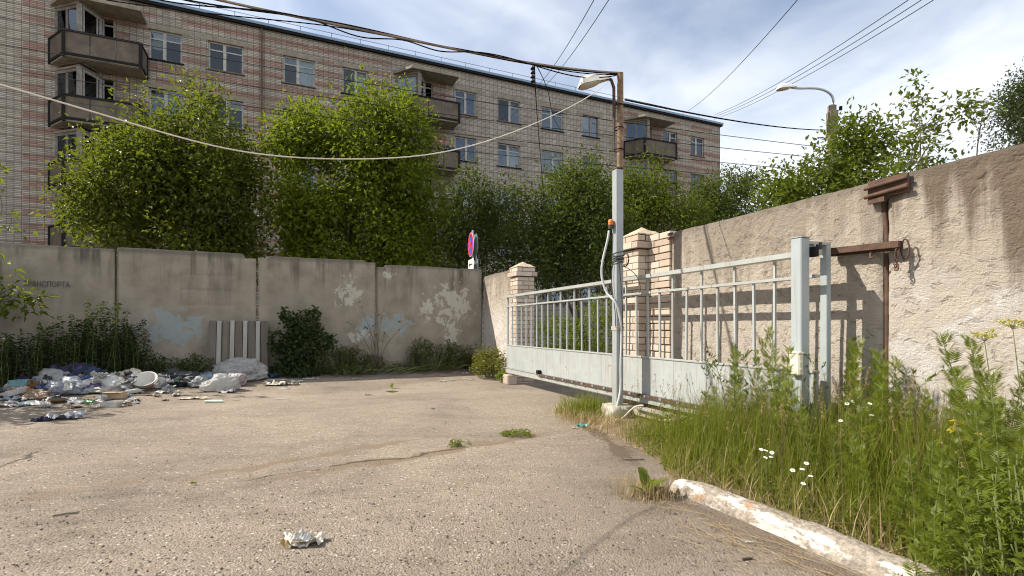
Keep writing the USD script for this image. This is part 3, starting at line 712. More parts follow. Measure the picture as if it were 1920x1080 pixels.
mb = MB(); mb.tube([(7.86, 0.285, 1.975), (7.855, 0.275, 1.93), (7.87, 0.25, 1.905), (7.90, 0.25, 1.905)], 0.009, 6); mb.build('hook', M['rust'], gate_wall, 60)

# guide posts either side of the gate
post = thing('gate_post', 'thick pale blue square steel post in front of the right end of the gate', 'post', gw(7.53, -0.19, 0), GR)
mb = MB(); mb.tm(cbox((-0.055, -0.055, -0.1), (0.055, 0.055, 2.10), 0.008)); mb.build('shaft', M['post'], post, 30)
mb = MB(); mb.tm(cbox((-0.057, -0.057, 2.102), (0.057, 0.057, 2.112), 0.003)); mb.build('cap', M['post'], post)
mb = MB(); mb.box((0.035, 0.057, 1.93), (0.105, 0.11, 2.02), 0.006); mb.build('guide_bracket', M['bdark'], post)
box_ = thing('junction_box', 'cream plastic electric box mounted on the thick gate post', 'box', gw(7.555, -0.275, 0.86), GR)
mb = MB(); mb.tm(cbox((-0.055, -0.03, 0.0), (0.055, 0.028, 0.20), 0.012)); mb.build('housing', M['cream'], box_, 30)
mb = MB(); mb.tm(cbox((-0.06, -0.036, 0.195), (0.06, 0.028, 0.212), 0.004)); mb.build('lid', M['cream'], box_)
for z in (0.06, 0.125):
    v, f = lathe([(0, 0.004), (0.014, 0.004), (0.016, 0.0)], 14); v = v[:, [2, 0, 1]]; v[:, 0] += 0.056; v[:, 2] += z; v[:, 1] += 0.0; obj('knockout', (v, f), M['cream'], box_)
post2 = thing('gate_post', 'slimmer grey square steel post behind the right end of the gate', 'post', gw(7.52, 0.16, 0), GR)
mb = MB(); mb.tm(cbox((-0.035, -0.03, -0.1), (0.035, 0.03, 2.055), 0.005)); mb.build('shaft', M['post'], post2, 30)
mb = MB(); mb.box((-0.055, -0.25, 2.06), (0.02, 0.05, 2.085)); mb.box((-0.03, -0.19, 2.03), (0.03, -0.17, 2.058)); mb.build('roller_bracket', M['gate_worn'], post2)
mb = MB(); mb.tm(trimesh.creation.cylinder(0.03, 0.07, sections=14).apply_translation((0, -0.095, 2.045))); mb.build('guide_roller', M['black'], post2, 40)

# lumber and footing under the gate
foot = thing('concrete_footing', 'limewashed rough concrete footing under the lamp pole', 'footing', gw(4.89, -0.36, 0), GR)
cm = trimesh.creation.icosphere(4); vv = np.array(cm.vertices); s = np.abs(vv).max(1, keepdims=True); vv = vv / s ** 0.75
vv = vv * (0.20, 0.16, 0.25); vv += vv / np.linalg.norm(vv, axis=1, keepdims=True) * ((fbm(vv * 7, 4, 3) - 0.5) * 0.26)[:, None]; vv[:, 2] = np.where(vv[:, 2] < 0, vv[:, 2] * 0.3, np.minimum(vv[:, 2], 0.225)); obj('block', (vv, np.array(cm.faces)), M['plinth'], foot, 50)
def board(name, p, q, w, h, mat, label):
    p, q = np.array(p), np.array(q); L = np.linalg.norm(q - p)
    t = thing(name, label, 'board', (p + q) / 2, math.atan2(*(q - p)[[1, 0]]), tilt=(0, -math.degrees(math.asin((q - p)[2] / L)), 0))
    v = np.array(cbox((-w / 2, -h / 2, -L / 2), (w / 2, h / 2, L / 2), 0.006).vertices); m = cbox((-w / 2, -h / 2, -L / 2), (w / 2, h / 2, L / 2), 0.006)
    vv = np.array(m.vertices)[:, [2, 0, 1]]
    obj('plank', (vv, np.array(m.faces)), mat, t)
    return t
board('wooden_beam', gw(5.1, -0.16, 0.16), gw(7.0, -0.16, 0.17), 0.20, 0.09, M['plank_w'], 'long weathered beam lying beneath the gate')
board('wooden_board', gw(5.2, -0.30, 0.235), gw(7.0, -0.33, 0.20), 0.05, 0.035, M['plank_l'], 'thin pale edge board beside the beam beneath the gate')
board('wooden_block', gw(6.06, -0.50, 0.17), gw(6.12, -0.28, 0.18), 0.13, 0.10, M['plank_y'], 'short sawn yellowish block sticking out beneath the gate')
blk = thing('stone_block', 'brown block under the far end of the gate', 'block', gw(0.18, -0.02, 0), GR)
mb = MB(); mb.tm(cbox((-0.16, -0.12, 0), (0.16, 0.12, 0.22), 0.02)); mb.build('body', M['b3'], blk)

# ------------------------------------------------------------------ lamp pole by the gate
PT, PY = 4.89, -0.36
lp = thing('lamp_pole', 'grey square steel pole with rusty upper pipe and street lamp beside the gate', 'lamp pole', gw(PT, PY, 0), GR)
v = np.array(cbox((-0.07, -0.07, 0.18), (0.07, 0.07, 3.45), 0.008).vertices); cm = cbox((-0.056, -0.056, 0.18), (0.056, 0.056, 3.45), 0.006)
obj('shaft', cm, M['pole'], lp, 30)
mb = MB(); mb.tm(cbox((-0.06, -0.06, 3.452), (0.06, 0.06, 3.475), 0.004)); mb.build('shaft_cap', M['rust'], lp)
mb = MB(); mb.tube([(0.03, 0.02, 3.47), (0.035, 0.02, 4.0), (0.03, 0.02, 4.77)], 0.042, 10); mb.build('upper_pipe', M['rust_light'], lp, 60)
# the lamp arm bends towards the yard on the left
def loc(p):  # world vector to pole-local
    p = np.asarray(p, float) - gw(PT, PY, 0); return np.array([p[:2] @ d2, p[:2] @ n2_, p[2]])
PP = gw(PT, PY, 0)
arm = [PP + (-0.05, 0, 3.5), PP + (-0.05, 0, 4.3), PP + (-0.055, -0.005, 4.58), PP + (-0.09, -0.01, 4.68), PP + (-0.17, -0.02, 4.72), PP + (-0.25, -0.03, 4.69)]
mb = MB(); mb.tube([loc(p) for p in arm], 0.022, 8); mb.build('lamp_arm', M['rust'], lp, 60)
for z in (3.72, 4.02, 4.33):
    mb = MB(); th = np.linspace(0, 2 * pi, 13); mb.tube(np.stack([0.005 + 0.075 * np.cos(th), 0.01 + 0.06 * np.sin(th), np.full(13, z)], 1), 0.008, 5, False); mb.build('pipe_clamp', M['bdark'], lp, 60)
def lamp_head(parent, base, tip, w, tol, shell, under):
    """A cobra-head lantern from base to tip (points), lens below."""
    base, tip = np.array(base), np.array(tip); ax = tip - base; L = np.linalg.norm(ax); ax /= L
    sd = np.cross(ax, (0, 0, 1)); sd /= np.linalg.norm(sd); up = np.cross(sd, ax)
    N = 16; xs = np.linspace(0, 1, 13)
    wid = w * np.interp(xs, [0, 0.08, 0.35, 0.42, 0.9, 1.0], [0.30, 0.38, 0.55, 0.80, 1.0, 0.55])
    hi = w * np.interp(xs, [0, 0.1, 0.36, 0.44, 0.85, 1.0], [0.25, 0.38, 0.45, 0.62, 0.60, 0.12])
    th = np.linspace(0, pi, N)
    top = np.array([[base + ax * L * x + sd * math.cos(a) * wd * 0.5 + up * math.sin(a) ** 0.8 * h for a in th] for x, wd, h in zip(xs, wid, hi)])
    v = [tol(p) for p in top.reshape(-1, 3)]
    i, j = np.meshgrid(np.arange(12), np.arange(N - 1), indexing='ij'); q = np.stack([i * N + j, i * N + j + 1, (i + 1) * N + j + 1, (i + 1) * N + j], -1).reshape(-1, 4)
    n0 = len(v); v = v + [tol(base), tol(tip)]
    caps = [[n0, k + 1, k] for k in range(N - 1)] + [[n0 + 1, 12 * N + k, 12 * N + k + 1] for k in range(N - 1)]
    f = np.vstack([q[:, [0, 1, 2]], q[:, [0, 2, 3]], np.array(caps)])
    h = obj('lamp_head', (np.array(v), f), shell, parent, 50)
    xs2 = np.linspace(0.30, 0.97, 8)
    wd2 = w * np.interp(xs2, [0.3, 0.42, 0.9, 1.0], [0.5, 0.78, 0.95, 0.6]); dp = w * np.interp(xs2, [0.3, 0.5, 0.85, 0.97], [0.02, 0.16, 0.2, 0.04])
    th2 = np.linspace(pi, 2 * pi, 9)
    lens = np.array([[base + ax * L * x + sd * math.cos(a) * a2 * 0.5 + up * (math.sin(a) * dd - 0.004) for a in th2] for x, a2, dd in zip(xs2, wd2, dp)])
    i, j = np.meshgrid(np.arange(7), np.arange(8), indexing='ij'); q = np.stack([i * 9 + j, i * 9 + j + 1, (i + 1) * 9 + j + 1, (i + 1) * 9 + j], -1).reshape(-1, 4)
    obj('lens', (np.array([tol(p) for p in lens.reshape(-1, 3)]), q), under, h, 50)
    return h
lamp_head(lp, PP + (-0.12, -0.02, 4.685), PP + (-0.545, -0.07, 4.555), 0.20, loc, M['lamp_shell'], M['lamp_under'])
mb = MB(); mb.tm(trimesh.creation.cylinder(0.035, 0.05, sections=14).apply_translation((-0.02, -0.10, 2.665))); mb.build('beacon_base', M['black'], lp, 40)
v, f = lathe([(0.036, 0.0), (0.037, 0.03), (0.034, 0.06), (0.022, 0.078), (0, 0.083)], 16); v = v + (-0.02, -0.10, 2.69); tag(obj('beacon', (v, f), M['amber'], lp, 50), 'amber warning beacon')
mb = MB()
for k in range(8):
    z = 2.17 + 0.016 * k + 0.03 * math.sin(k * 2.1); th = np.linspace(0, 2 * pi, 5) + pi / 4; mb.tube(np.stack([0.088 * np.cos(th), 0.088 * np.sin(th), z + 0.02 * np.sin(th + k)], 1), 0.005, 5, False)
mb.build('cable_binding', M['black'], lp)
mb = MB()
for k in range(4):
    z = 1.26 + 0.012 * k; th = np.linspace(0, 2 * pi, 5) + pi / 4; mb.tube(np.stack([0.088 * np.cos(th), 0.088 * np.sin(th), z + 0.008 * np.sin(th + k)], 1), 0.004, 5, False)
mb.build('wire_tie', M['wire_white'], lp)
def spline(pts, n=24):
    from scipy.interpolate import CubicSpline
    pts = np.asarray(pts, float); s = np.r_[0, np.cumsum(np.linalg.norm(np.diff(pts, axis=0), axis=1))]
    return CubicSpline(s, pts)(np.linspace(0, s[-1], n))
mb = MB(); mb.tube(spline([(-0.06, -0.10, 2.62), (-0.10, -0.14, 2.35), (-0.14, -0.17, 2.05), (-0.10, -0.15, 1.84), (-0.03, -0.12, 1.72), (0.05, -0.10, 1.66), (0.088, -0.03, 1.45), (0.088, 0.0, 1.1), (0.085, -0.01, 0.7), (0.085, -0.02, 0.4), (0.10, -0.08, 0.22), (0.12, -0.12, 0.05)], 50), 0.016, 8); mb.build('grey_conduit', M['conduit'], lp, 60)
mb = MB(); mb.tube(spline([(0.09, -0.05, 0.25), (0.16, -0.14, 0.06), (0.30, -0.13, 0.10), (0.42, -0.05, 0.24), (0.5, 0.05, 0.28)], 24), 0.011, 7); mb.build('loose_conduit', M['wire_white'], lp, 60)
mb = MB(); th = np.linspace(-2.2, 2.4, 20); mb.tube(np.stack([0.10 + 0.07 * np.cos(th) + 0.04, 0.03 + 0 * th, 2.20 + 0.085 * np.sin(th)], 1), 0.010, 6); mb.tube(spline([(0.09, 0.0, 2.12), (0.16, 0.06, 2.08), (0.20, 0.12, 2.02), (0.22, 0.2, 1.75)]), 0.005, 5); mb.build('cable_loop', M['black'], lp, 60)
for k, pts in enumerate([[(0.0, -0.078, 2.15), (-0.02, -0.085, 1.9), (0.01, -0.08, 1.7), (0.06, -0.078, 1.3)], [(0.078, -0.03, 2.16), (0.085, 0.0, 1.8), (0.08, 0.03, 1.3), (0.082, 0.02, 0.9)]]):
    mb = MB(); mb.tube(spline(pts), 0.006, 5); mb.build('loose_wire', M['black'], lp, 60)

# ------------------------------------------------------------------ kerb
kerb = thing('kerb_stone', 'whitewashed crumbling concrete kerb edging the weeds', 'kerb', gw(7.60, -1.63, 0), GR)
sec = np.array([(-0.115, -0.05), (-0.105, 0.05), (-0.085, 0.115), (-0.045, 0.148), (0.03, 0.152), (0.08, 0.128), (0.10, 0.06), (0.105, -0.05)])
sec[:, 1] *= 0.85; sec[:, 0] *= 0.9; ts = np.linspace(0, 3.6, 110); tt = np.linspace(0, 1, len(sec)); ti = np.linspace(0, 1, 26)
secf = np.stack([np.interp(ti, tt, sec[:, k]) for k in (0, 1)], 1)
P = np.array([[(t, y, z) for y, z in secf * (1.0, min(1.0, 0.72 + 0.35 * smoothstep(0, 0.25, t)))] for t in ts])
nz = fbm(P * 6, 4, 41) - 0.5; cen = np.array([0, 0, 0.05]); rad = P - cen; rad[..., 0] = 0
rad /= np.linalg.norm(rad, axis=-1, keepdims=True) + 1e-9
P = P + rad * (0.035 * nz + 0.02 * (fbm(P * 22, 3, 43) - 0.5))[..., None]
P[..., 1] += 0.025 * np.sin(P[..., 0] * 1.3)
n0 = P.shape[1]; i, j = np.meshgrid(np.arange(len(ts) - 1), np.arange(n0 - 1), indexing='ij')
q = np.stack([i * n0 + j, (i + 1) * n0 + j, (i + 1) * n0 + j + 1, i * n0 + j + 1], -1).reshape(-1, 4)
v = np.vstack([P.reshape(-1, 3), [[0, 0, 0.04]]]); caps = [[len(v) - 1, k, k + 1] for k in range(n0 - 1)]
obj('body', (v, np.vstack([q[:, [0, 1, 2]], q[:, [0, 2, 3]], caps])), M['kerb'], kerb, 50)

# ------------------------------------------------------------------ apartment building
bld = thing('apartment_block', 'long five storey brick apartment block with red and white bands and balconies', 'building', fw(0, 0, 0), FR)
XL, XR, ROOF = -34.0, 20.58, 16.62
cols = [(-30.5, -29.0), (-25.0, -23.4), (-15.9, -14.55), (-13.45, -11.9), (-10.05, -8.5), (-7.1, -5.75), (-0.67, 0.68), (2.1, 3.65), (5.15, 6.75), (8.25, 9.5), (15.05, 16.35), (17.65, 18.95)]
# the near end is the flush white brick strip with one more column of windows at the frame edge
cols.append((-22.75, -21.55))
cols = [c for c in cols if c != (-25.0, -23.4)] + [(-26.2, -24.9)]
sills = [14.09, 11.29, 8.49, 5.69, 2.89]
bays = [(-19.45, -15.97), (-4.25, -0.80), (11.75, 15.2)]     # where the balconies start and end
doors = [(b[0] + 1.72, b[0] + 2.25) for b in bays]
holes = [(a, s, b, s + 1.42) for a, b in cols for s in sills]
bayh = [(b[0] + 0.05, s - 1.10, b[0] + 2.25, s + 1.45) for b in bays for s in sills]
poly = sbox(XL, -0.3, XR, ROOF)
for h in holes: poly = poly.difference(sbox(*h))
for h in bayh: poly = poly.difference(sbox(*h))
wl = trimesh.creation.extrude_polygon(poly, 0.40, engine='earcut'); v = np.array(wl.vertices)
obj('wall', (np.column_stack([v[:, 0], v[:, 2], v[:, 1]]), np.array(wl.faces)[:, ::-1]), M['facade'], bld)
mb = MB(); mb.box((XL, 12.0, -0.3), (XR, 12.4, ROOF)); mb.box((XR - 0.4, 0.402, -0.3), (XR, 11.998, ROOF)); mb.box((XL, 0.402, -0.3), (XL + 0.4, 11.998, ROOF)); mb.build('end_walls', M['facade'], bld)
mb = MB(); mb.box((XL - 0.1, -0.16, ROOF + 0.004), (XR + 0.12, 12.5, ROOF + 0.12)); mb.build('roof', M['bdark'], bld)
mb = MB(); mb.box((XL - 0.12, -0.20, ROOF + 0.124), (XR + 0.16, 0.55, ROOF + 0.26)); mb.build('roof_edge', M['roofmetal'], bld)
mb = MB()
for z in (0.42, 0.72): mb.tube([(XL, 0.25, ROOF + z), (XR, 0.25, ROOF + z)], 0.013, 4)
for x in np.arange(XL, XR, 1.55): mb.tube([(x, 0.25, ROOF + 0.2), (x, 0.25, ROOF + 0.74)], 0.013, 4)
mb.build('roof_railing', M['bdark'], bld)
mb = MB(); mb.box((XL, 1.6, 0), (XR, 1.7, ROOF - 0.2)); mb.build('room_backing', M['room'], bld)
mb = MB(); mb.tube([(-11.05, -0.06, 0), (-11.05, -0.06, ROOF)], 0.05, 6); mb.build('downpipe', M['frame_brown'], bld, 60)
rng = np.random.default_rng(5)
def win_frame(x0, x1, z0, z1, style, y=0.10, mat=None):
    mb = MB(); w = 0.075; xm = x0 + (x1 - x0) * (0.5 + 0.04 * (style % 3 - 1))
    mb.box((x0, y, z0), (x0 + w, y + 0.07, z1)); mb.box((x1 - w, y, z0), (x1, y + 0.07, z1))
    mb.box((x0 + w, y + .002, z0), (x1 - w, y + 0.068, z0 + w)); mb.box((x0 + w, y + .002, z1 - w), (x1 - w, y + 0.068, z1))
    mb.box((xm - 0.07, y - 0.004, z0 + w), (xm + 0.07, y + 0.064, z1 - w))
    panes = []
    for k, (a, b) in enumerate(((x0 + w, xm - 0.07), (xm + 0.07, x1 - w))):
        if (style + k) % 3 != 2:
            zt = z1 - w - 0.36; mb.box((a, y + .004, zt), (b, y + 0.06, zt + 0.06)); panes += [(a, b, z0 + w, zt), (a, b, zt + 0.06, z1 - w)]
        else: panes.append((a, b, z0 + w, z1 - w))
    fr = mb.build('window', mat, bld)
    for a, b, c, e in panes:
        if style == 4 and a > xm and rng.random() < 0.6: continue
        m = MB(); m.box((a, y + 0.03, c), (b, y + 0.038, e)); m.build('pane', M['glass'] if rng.random() < 0.55 else M['glass2'], fr)
    m = MB(); m.box((x0 - 0.08, -0.07, z0 - 0.06), (x1 + 0.08, y - 0.002, z0 - 0.004)); m.build('sill', M['frame_brown'] if style % 2 else M['bdark'], fr)
    if rng.random() < 0.55:
        m = MB(); k = rng.integers(2); a, b = ((x0, xm), (xm, x1))[k]; n = 24; xs = np.linspace(a + .02, b - .02, n); ys = 0.30 + 0.025 * np.sin(xs * 40)
        zt, zb = z1 - 0.05, z0 + (0.0 if rng.random() < 0.6 else 0.6)
        vv = np.vstack([np.column_stack([xs, ys, np.full(n, zb)]), np.column_stack([xs, ys, np.full(n, zt)])]); i = np.arange(n - 1)
        m.add(vv, np.stack([i, i + 1, i + 1 + n, i + n], 1)); m.build('curtain', M['curtain'] if rng.random() < 0.6 else M['curtain2'], fr, True)
    return fr
for a, b in cols:
    for si, s in enumerate(sills):
        win_frame(a, b, s, s + 1.42, int(rng.integers(6)), mat=M['frame_white'] if rng.random() < 0.72 else M['frame_grey'])
        m = MB(); m.box((a - 0.42, -0.012, s + 1.424), (b + 0.42, 0.2, s + 1.66)); m.build('lintel', M['bconc'], bld)
# projecting bays: two glazed faces meeting at a post, a door beside them, balcony in front
for bi, (b0, b1) in enumerate(bays):
    px0 = b0 + 0.05; cx, cp = b0 + 1.20, 0.88; px1 = b0 + 1.72; dx1 = b0 + 2.25
    for s in sills:
        zf, zt, zs = s - 1.12, s + 1.45, s - 0.25
        bay = MB(); bay.bar((cx, -cp, zf), (cx, -cp, zt), 0.20, 0.20, (1, 0, 0))
        bay_p = bay.build('bay_post', M['frame_grey'], bld)
        for (ax, ay), (bx, by), np_ in (((px0, 0.05), (cx - 0.05, -cp + 0.06), 2), ((cx + 0.06, -cp + 0.06), (px1, 0.05), 1)):
            fr = MB(); A, B = np.array([ax, ay]), np.array([bx, by])
            def pt(t, z, off=0.0):
                p = A + (B - A) * t; nn = np.array([(B - A)[1], -(B - A)[0]]); nn /= np.linalg.norm(nn); p = p + nn * off; return (p[0], p[1], z)
            fr.bar(pt(0, zt - 0.06), pt(1, zt - 0.06), 0.07, 0.12); fr.bar(pt(0, zs), pt(1, zs), 0.07, 0.10)
            fr.bar(pt(0, zf + 0.40), pt(1, zf + 0.40), 0.05, 0.80 - 0.004)
            for t in np.linspace(0, 1, np_ + 1): fr.bar(pt(np.clip(t, 0.05, 0.95), zs), pt(np.clip(t, 0.05, 0.95), zt - 0.06), 0.10, 0.10, (1, 0.3, 0))
            if np_ == 1: fr.bar(pt(0.78, zs), pt(0.78, zt), 0.12, 0.06, (1, 0.3, 0))
            fp = fr.build('bay_window', M['frame_white'] if np_ == 1 else M['frame_grey'], bld)
            for k in range(np_):
                t0, t1 = k / np_, (k + 1) / np_; p = [pt(t0, zs), pt(t1, zs), pt(t1, zt - .1), pt(t0, zt - .1)]; pb = [pt(t0, zs, -.008), pt(t1, zs, -.008), pt(t1, zt - .1, -.008), pt(t0, zt - .1, -.008)]
                m = MB(); m.add(np.array(p + pb), [[0, 1, 2, 3], [7, 6, 5, 4], [0, 4, 5, 1], [1, 5, 6, 2], [2, 6, 7, 3], [3, 7, 4, 0]]); m.build('pane', M['glass'], fp)
        rf = MB(); tri = [(px0 - .03, 0.0), (cx, -cp - 0.12), (px1 + .05, 0.0)]
        rf.add(np.array([(x, y, z) for z in (zt + 0.004, zt + 0.10) for x, y in tri]), [[0, 2, 1], [3, 4, 5], [0, 1, 4], [0, 4, 3], [1, 2, 5], [1, 5, 4], [2, 0, 3], [2, 3, 5]]); rf.build('bay_lintel', M['bconc'], bld)
        # door leaf, ajar
        dm = MB(); dm.bar((px1 + 0.06, 0.12, zf), (px1 + 0.06, 0.12, zt), 0.07, 0.07); dm.bar((dx1 - 0.05, 0.12, zf), (dx1 - 0.05, 0.12, zt), 0.09, 0.07); dm.bar((px1 + 0.1, 0.12, zt - 0.25), (dx1 - 0.09, 0.12, zt - 0.25), 0.06, 0.07); dm.build('balcony_door', M['frame_white'], bld)
    for li, s in enumerate(sills + [sills[0] + 2.8]):
        zb = s - 1.08 if li < 5 else sills[0] + 1.56
        pl_ = [(b0 - 0.12, 0.0), (b0 + 0.72, -1.18), (b1, -1.18), (b1, 0.0)]
        sm = trimesh.creation.extrude_polygon(Polygon(pl_), 0.13 if li < 5 else 0.16, engine='earcut'); v = np.array(sm.vertices) + (0, -0.003, zb)
        sl = obj('balcony_slab' if li < 5 else 'canopy', (v, np.array(sm.faces)), M['bconc'], bld)
        if li == 5: continue
        z0, z1 = zb + 0.10, zb + 1.17
        segs = list(zip(pl_[:-1], pl_[1:]))
        for (A, B) in segs:
            A, B = np.array(A), np.array(B); L = np.linalg.norm(B - A); nseg = max(1, round(L / 1.05))
            for k in range(nseg):
                p, q = A + (B - A) * (k + 0.02) / nseg, A + (B - A) * (k + 0.98) / nseg
                m = MB(); m.bar((p[0], p[1], (z0 + z1) / 2), (q[0], q[1], (z0 + z1) / 2), 0.03, z1 - z0 - 0.14); m.build('panel', M['bparapet'], sl)
        m = MB()
        for (A, B) in segs:
            m.bar((*A, z1 - 0.03), (*B, z1 - 0.03), 0.09, 0.09); m.bar((*A, z0 + 0.03), (*B, z0 + 0.03), 0.09, 0.11)
        for c in pl_: m.bar((*c, z0 - 0.1), (*c, z1), 0.12, 0.12)
        m.build('railing', M['bdark'], sl)

# ------------------------------------------------------------------ two people leaning on a balcony
from manifold3d import Manifold
def ball(c, r):
    return Manifold.sphere(r, 16).translate([float(x) for x in c])
def figure(J, bones, edge=0.022, it=6):
    m = None
    for a, b in bones:
        (p, r), (q, s) = J[a], J[b]
        h = Manifold.batch_hull([ball(p, r), ball(q, s)]); m = h if m is None else m + h
    m = m.refine_to_length(edge); me = m.to_mesh(); t = trimesh.Trimesh(me.vert_properties[:, :3], me.tri_verts, process=True)
    trimesh.smoothing.filter_taubin(t, iterations=it); return t
M['skin'] = simple('skin', (0.42, 0.25, 0.17), 0.6, var=0.05)
M['shirt_navy'] = simple('shirt_navy', (0.02, 0.025, 0.05), 0.85)
M['shirt_green'] = simple('shirt_green_black', (0.02, 0.05, 0.03), 0.85, var=0.8, scale=9)
M['hair'] = simple('hair_dark', (0.02, 0.014, 0.011), 0.7)
M['trousers'] = simple('trousers_dark', (0.03, 0.03, 0.035), 0.85)
M['cap_red'] = simple('hair_reddish', (0.10, 0.02, 0.025), 0.7)
def person(loc_, rz, lean, spread, label, shirt, hair):
    """Stands behind the parapet, forearms resting on it; local -y faces out, z = 0 at the feet."""
    r = thing('person', label, 'person', loc_, rz)
    hip = np.array([0, 0.30, 0.93]); sh = hip + (0, -0.50 * math.sin(lean), 0.50 * math.cos(lean)); nk = sh + (0, -0.06, 0.09); hd = nk + (0, -0.05, 0.15)
    J = dict(hl=(hip + (-.09, 0, 0), .10), hr=(hip + (.09, 0, 0), .10), wa=(hip + (0, -0.02, 0.2), .125), ch=(sh + (0, 0, -0.12), .135), sl=(sh + (-.17, 0, 0), .06), sr=(sh + (.17, 0, 0), .06), nk=(nk, .055), hd=(hd, .092), ch2=(hd + (0, -.035, -.07), .06),
             kl=(np.array([-.10, .26, .5]), .06), kr=(np.array([.10, .26, .5]), .06), al=(np.array([-.11, .30, .06]), .042), ar=(np.array([.11, .30, .06]), .042), tl=(np.array([-.11, .14, .035]), .035), tr=(np.array([.11, .14, .035]), .035))
    el = [np.array([-spread, -0.10, 1.10]), np.array([spread, -0.10, 1.10])]; wr = [np.array([-0.04, -0.34, 1.09]), np.array([0.10, -0.32, 1.095])]
    for k, s in enumerate('lr'):
        J['e' + s] = (el[k], .044); J['w' + s] = (wr[k], .03); J['h' + s + '_'] = (wr[k] + (wr[k] - el[k]) * 0.32, .026)
    B = [('hl', 'hr'), ('hl', 'wa'), ('hr', 'wa'), ('wa', 'ch'), ('ch', 'sl'), ('ch', 'sr'), ('sl', 'sr'), ('ch', 'nk'), ('nk', 'hd'), ('hd', 'ch2'), ('hl', 'kl'), ('hr', 'kr'), ('kl', 'al'), ('kr', 'ar'), ('al', 'tl'), ('ar', 'tr'),
         ('sl', 'el'), ('sr', 'er'), ('el', 'wl'), ('er', 'wr'), ('wl', 'hl_'), ('wr', 'hr_')]
    for k, s in enumerate('lr'):
        fw_ = wr[k] - el[k]; fw_ /= np.linalg.norm(fw_); base = J['h' + s + '_'][0]; sd = np.cross(fw_, (0, 0, 1))
        for q in range(4):
            J[f'f{s}{q}'] = (base + sd * (q - 1.5) * 0.02, .009); J[f'g{s}{q}'] = (base + sd * (q - 1.5) * 0.023 + fw_ * (0.065 - 0.008 * abs(q - 1.3)) + (0, 0, -0.03), .007); B.append((f'f{s}{q}', f'g{s}{q}'))
        J[f't{s}a'] = (wr[k] + sd * 0.03, .011); J[f't{s}b'] = (wr[k] + sd * 0.06 + fw_ * 0.05, .009); B.append((f't{s}a', f't{s}b'))
    J['no'] = (hd + (0, -.095, -.02), .016); J['no2'] = (hd + (0, -.07, 0.02), .018); B.append(('no', 'no2'))
    for k, s in ((-1, 'l'), (1, 'r')):
        J['ea' + s] = (hd + (k * .09, 0.0, -.015), .02); J['eb' + s] = (hd + (k * .093, .005, .02), .02); B.append(('ea' + s, 'eb' + s))
    body = figure(J, B); obj('body', body, M['skin'], r, True)
    S = {k: (c, rad + 0.014) for k, (c, rad) in J.items()}
    for s in 'lr': a, b = np.array(S['s' + s][0]), np.array(S['e' + s][0]); S['m' + s] = (a + 0.7 * (b - a), .062)
    obj('shirt', figure(S, [('hl', 'hr'), ('hl', 'wa'), ('hr', 'wa'), ('wa', 'ch'), ('ch', 'sl'), ('ch', 'sr'), ('sl', 'sr'), ('sl', 'ml'), ('sr', 'mr')], 0.03), shirt, r, True)
    T = {k: (c, rad + 0.018) for k, (c, rad) in J.items()}; T['hl'] = (T['hl'][0] - (0, 0, .03), .11); T['hr'] = (T['hr'][0] - (0, 0, .03), .11)
    obj('trousers', figure(T, [('hl', 'hr'), ('hl', 'kl'), ('hr', 'kr'), ('kl', 'al'), ('kr', 'ar')], 0.03), M['trousers'], r, True)
    Hh = dict(a=(hd + (0, .02, .035), .09), b=(hd + (0, .045, -.02), .08), c=(hd + (0, -.02, .06), .075))
    obj('hair', figure(Hh, [('a', 'b'), ('a', 'c')], 0.02), hair, r, True)
    m = MB()
    for k in (-1, 1): m.tm(trimesh.creation.icosphere(1, .011).apply_translation(hd + (k * .034, -.083, .01)))
    m.build('eyes', M['black'], r); m = MB(); m.tm(trimesh.creation.icosphere(1, 1).apply_scale((.024, .008, .006)).apply_translation(hd + (0, -.085, -.065))); m.build('mouth', M['cap_red'], r)
zfl = sills[1] - 0.948
pxx = bays[1][1]
person(fw(pxx - 0.98, -0.82, zfl), FR - 0.35, 0.60, 0.20, 'person in dark shirt leaning forward on the balcony parapet with bare forearms', M['shirt_navy'], M['hair'])
person(fw(pxx - 0.38, -0.80, zfl), FR + 0.15, 0.35, 0.24, 'person in green and black top standing more upright at the balcony corner', M['shirt_green'], M['cap_red'])

# ------------------------------------------------------------------ street lamp, road sign
sl_ = W(1560, 400, 16.0)
sl = thing('street_lamp', 'concrete street lamp pole with a long curved arm behind the sunlit wall', 'street lamp', (sl_[0], sl_[1], 0))
mb = MB(); mb.add(*(lambda m: (m.vertices, m.faces))(trimesh.convex.convex_hull(np.array([(x * s, y * s, z) for s, z in ((0.14, 0), (0.095, 8.2)) for x in (-1, 1) for y in (-0.8, 0.8)])))); mb.build('pole', M['poleconc'], sl)
mb = MB(); mb.box((-0.125, -0.11, 7.3), (0.125, 0.11, 8.0), 0.01); mb.build('collar', M['poleconc'], sl)
mb = MB(); mb.tube(spline([(0.05, 0, 7.9), (0.05, 0, 8.25), (0.0, 0, 8.5), (-0.25, 0, 8.68), (-0.8, 0, 8.74), (-1.25, 0, 8.76)], 24), 0.035, 8); mb.build('arm', M['galv'], sl, 60)
lamp_head(sl, np.array((-1.1, 0, 8.78)), np.array((-1.72, 0, 8.70)), 0.26, lambda p: np.array(p), M['sign_white'], M['lamp_under'])
mb = MB()
for z in (7.35, 8.05): mb.tube([(0.12, 0, z), (0.26, -0.02, z)], 0.014, 5); mb.tm(trimesh.creation.cylinder(0.045, 0.11, sections=10).apply_translation((0.26, -0.02, z + 0.06)))
mb.build('insulators', M['bdark'], sl, 40)
for z in (6.75, 6.9):
    mb = MB(); mb.box((-0.125, -0.11, z), (0.125, 0.11, z + 0.025)); mb.build('band', M['sign_white'], sl)

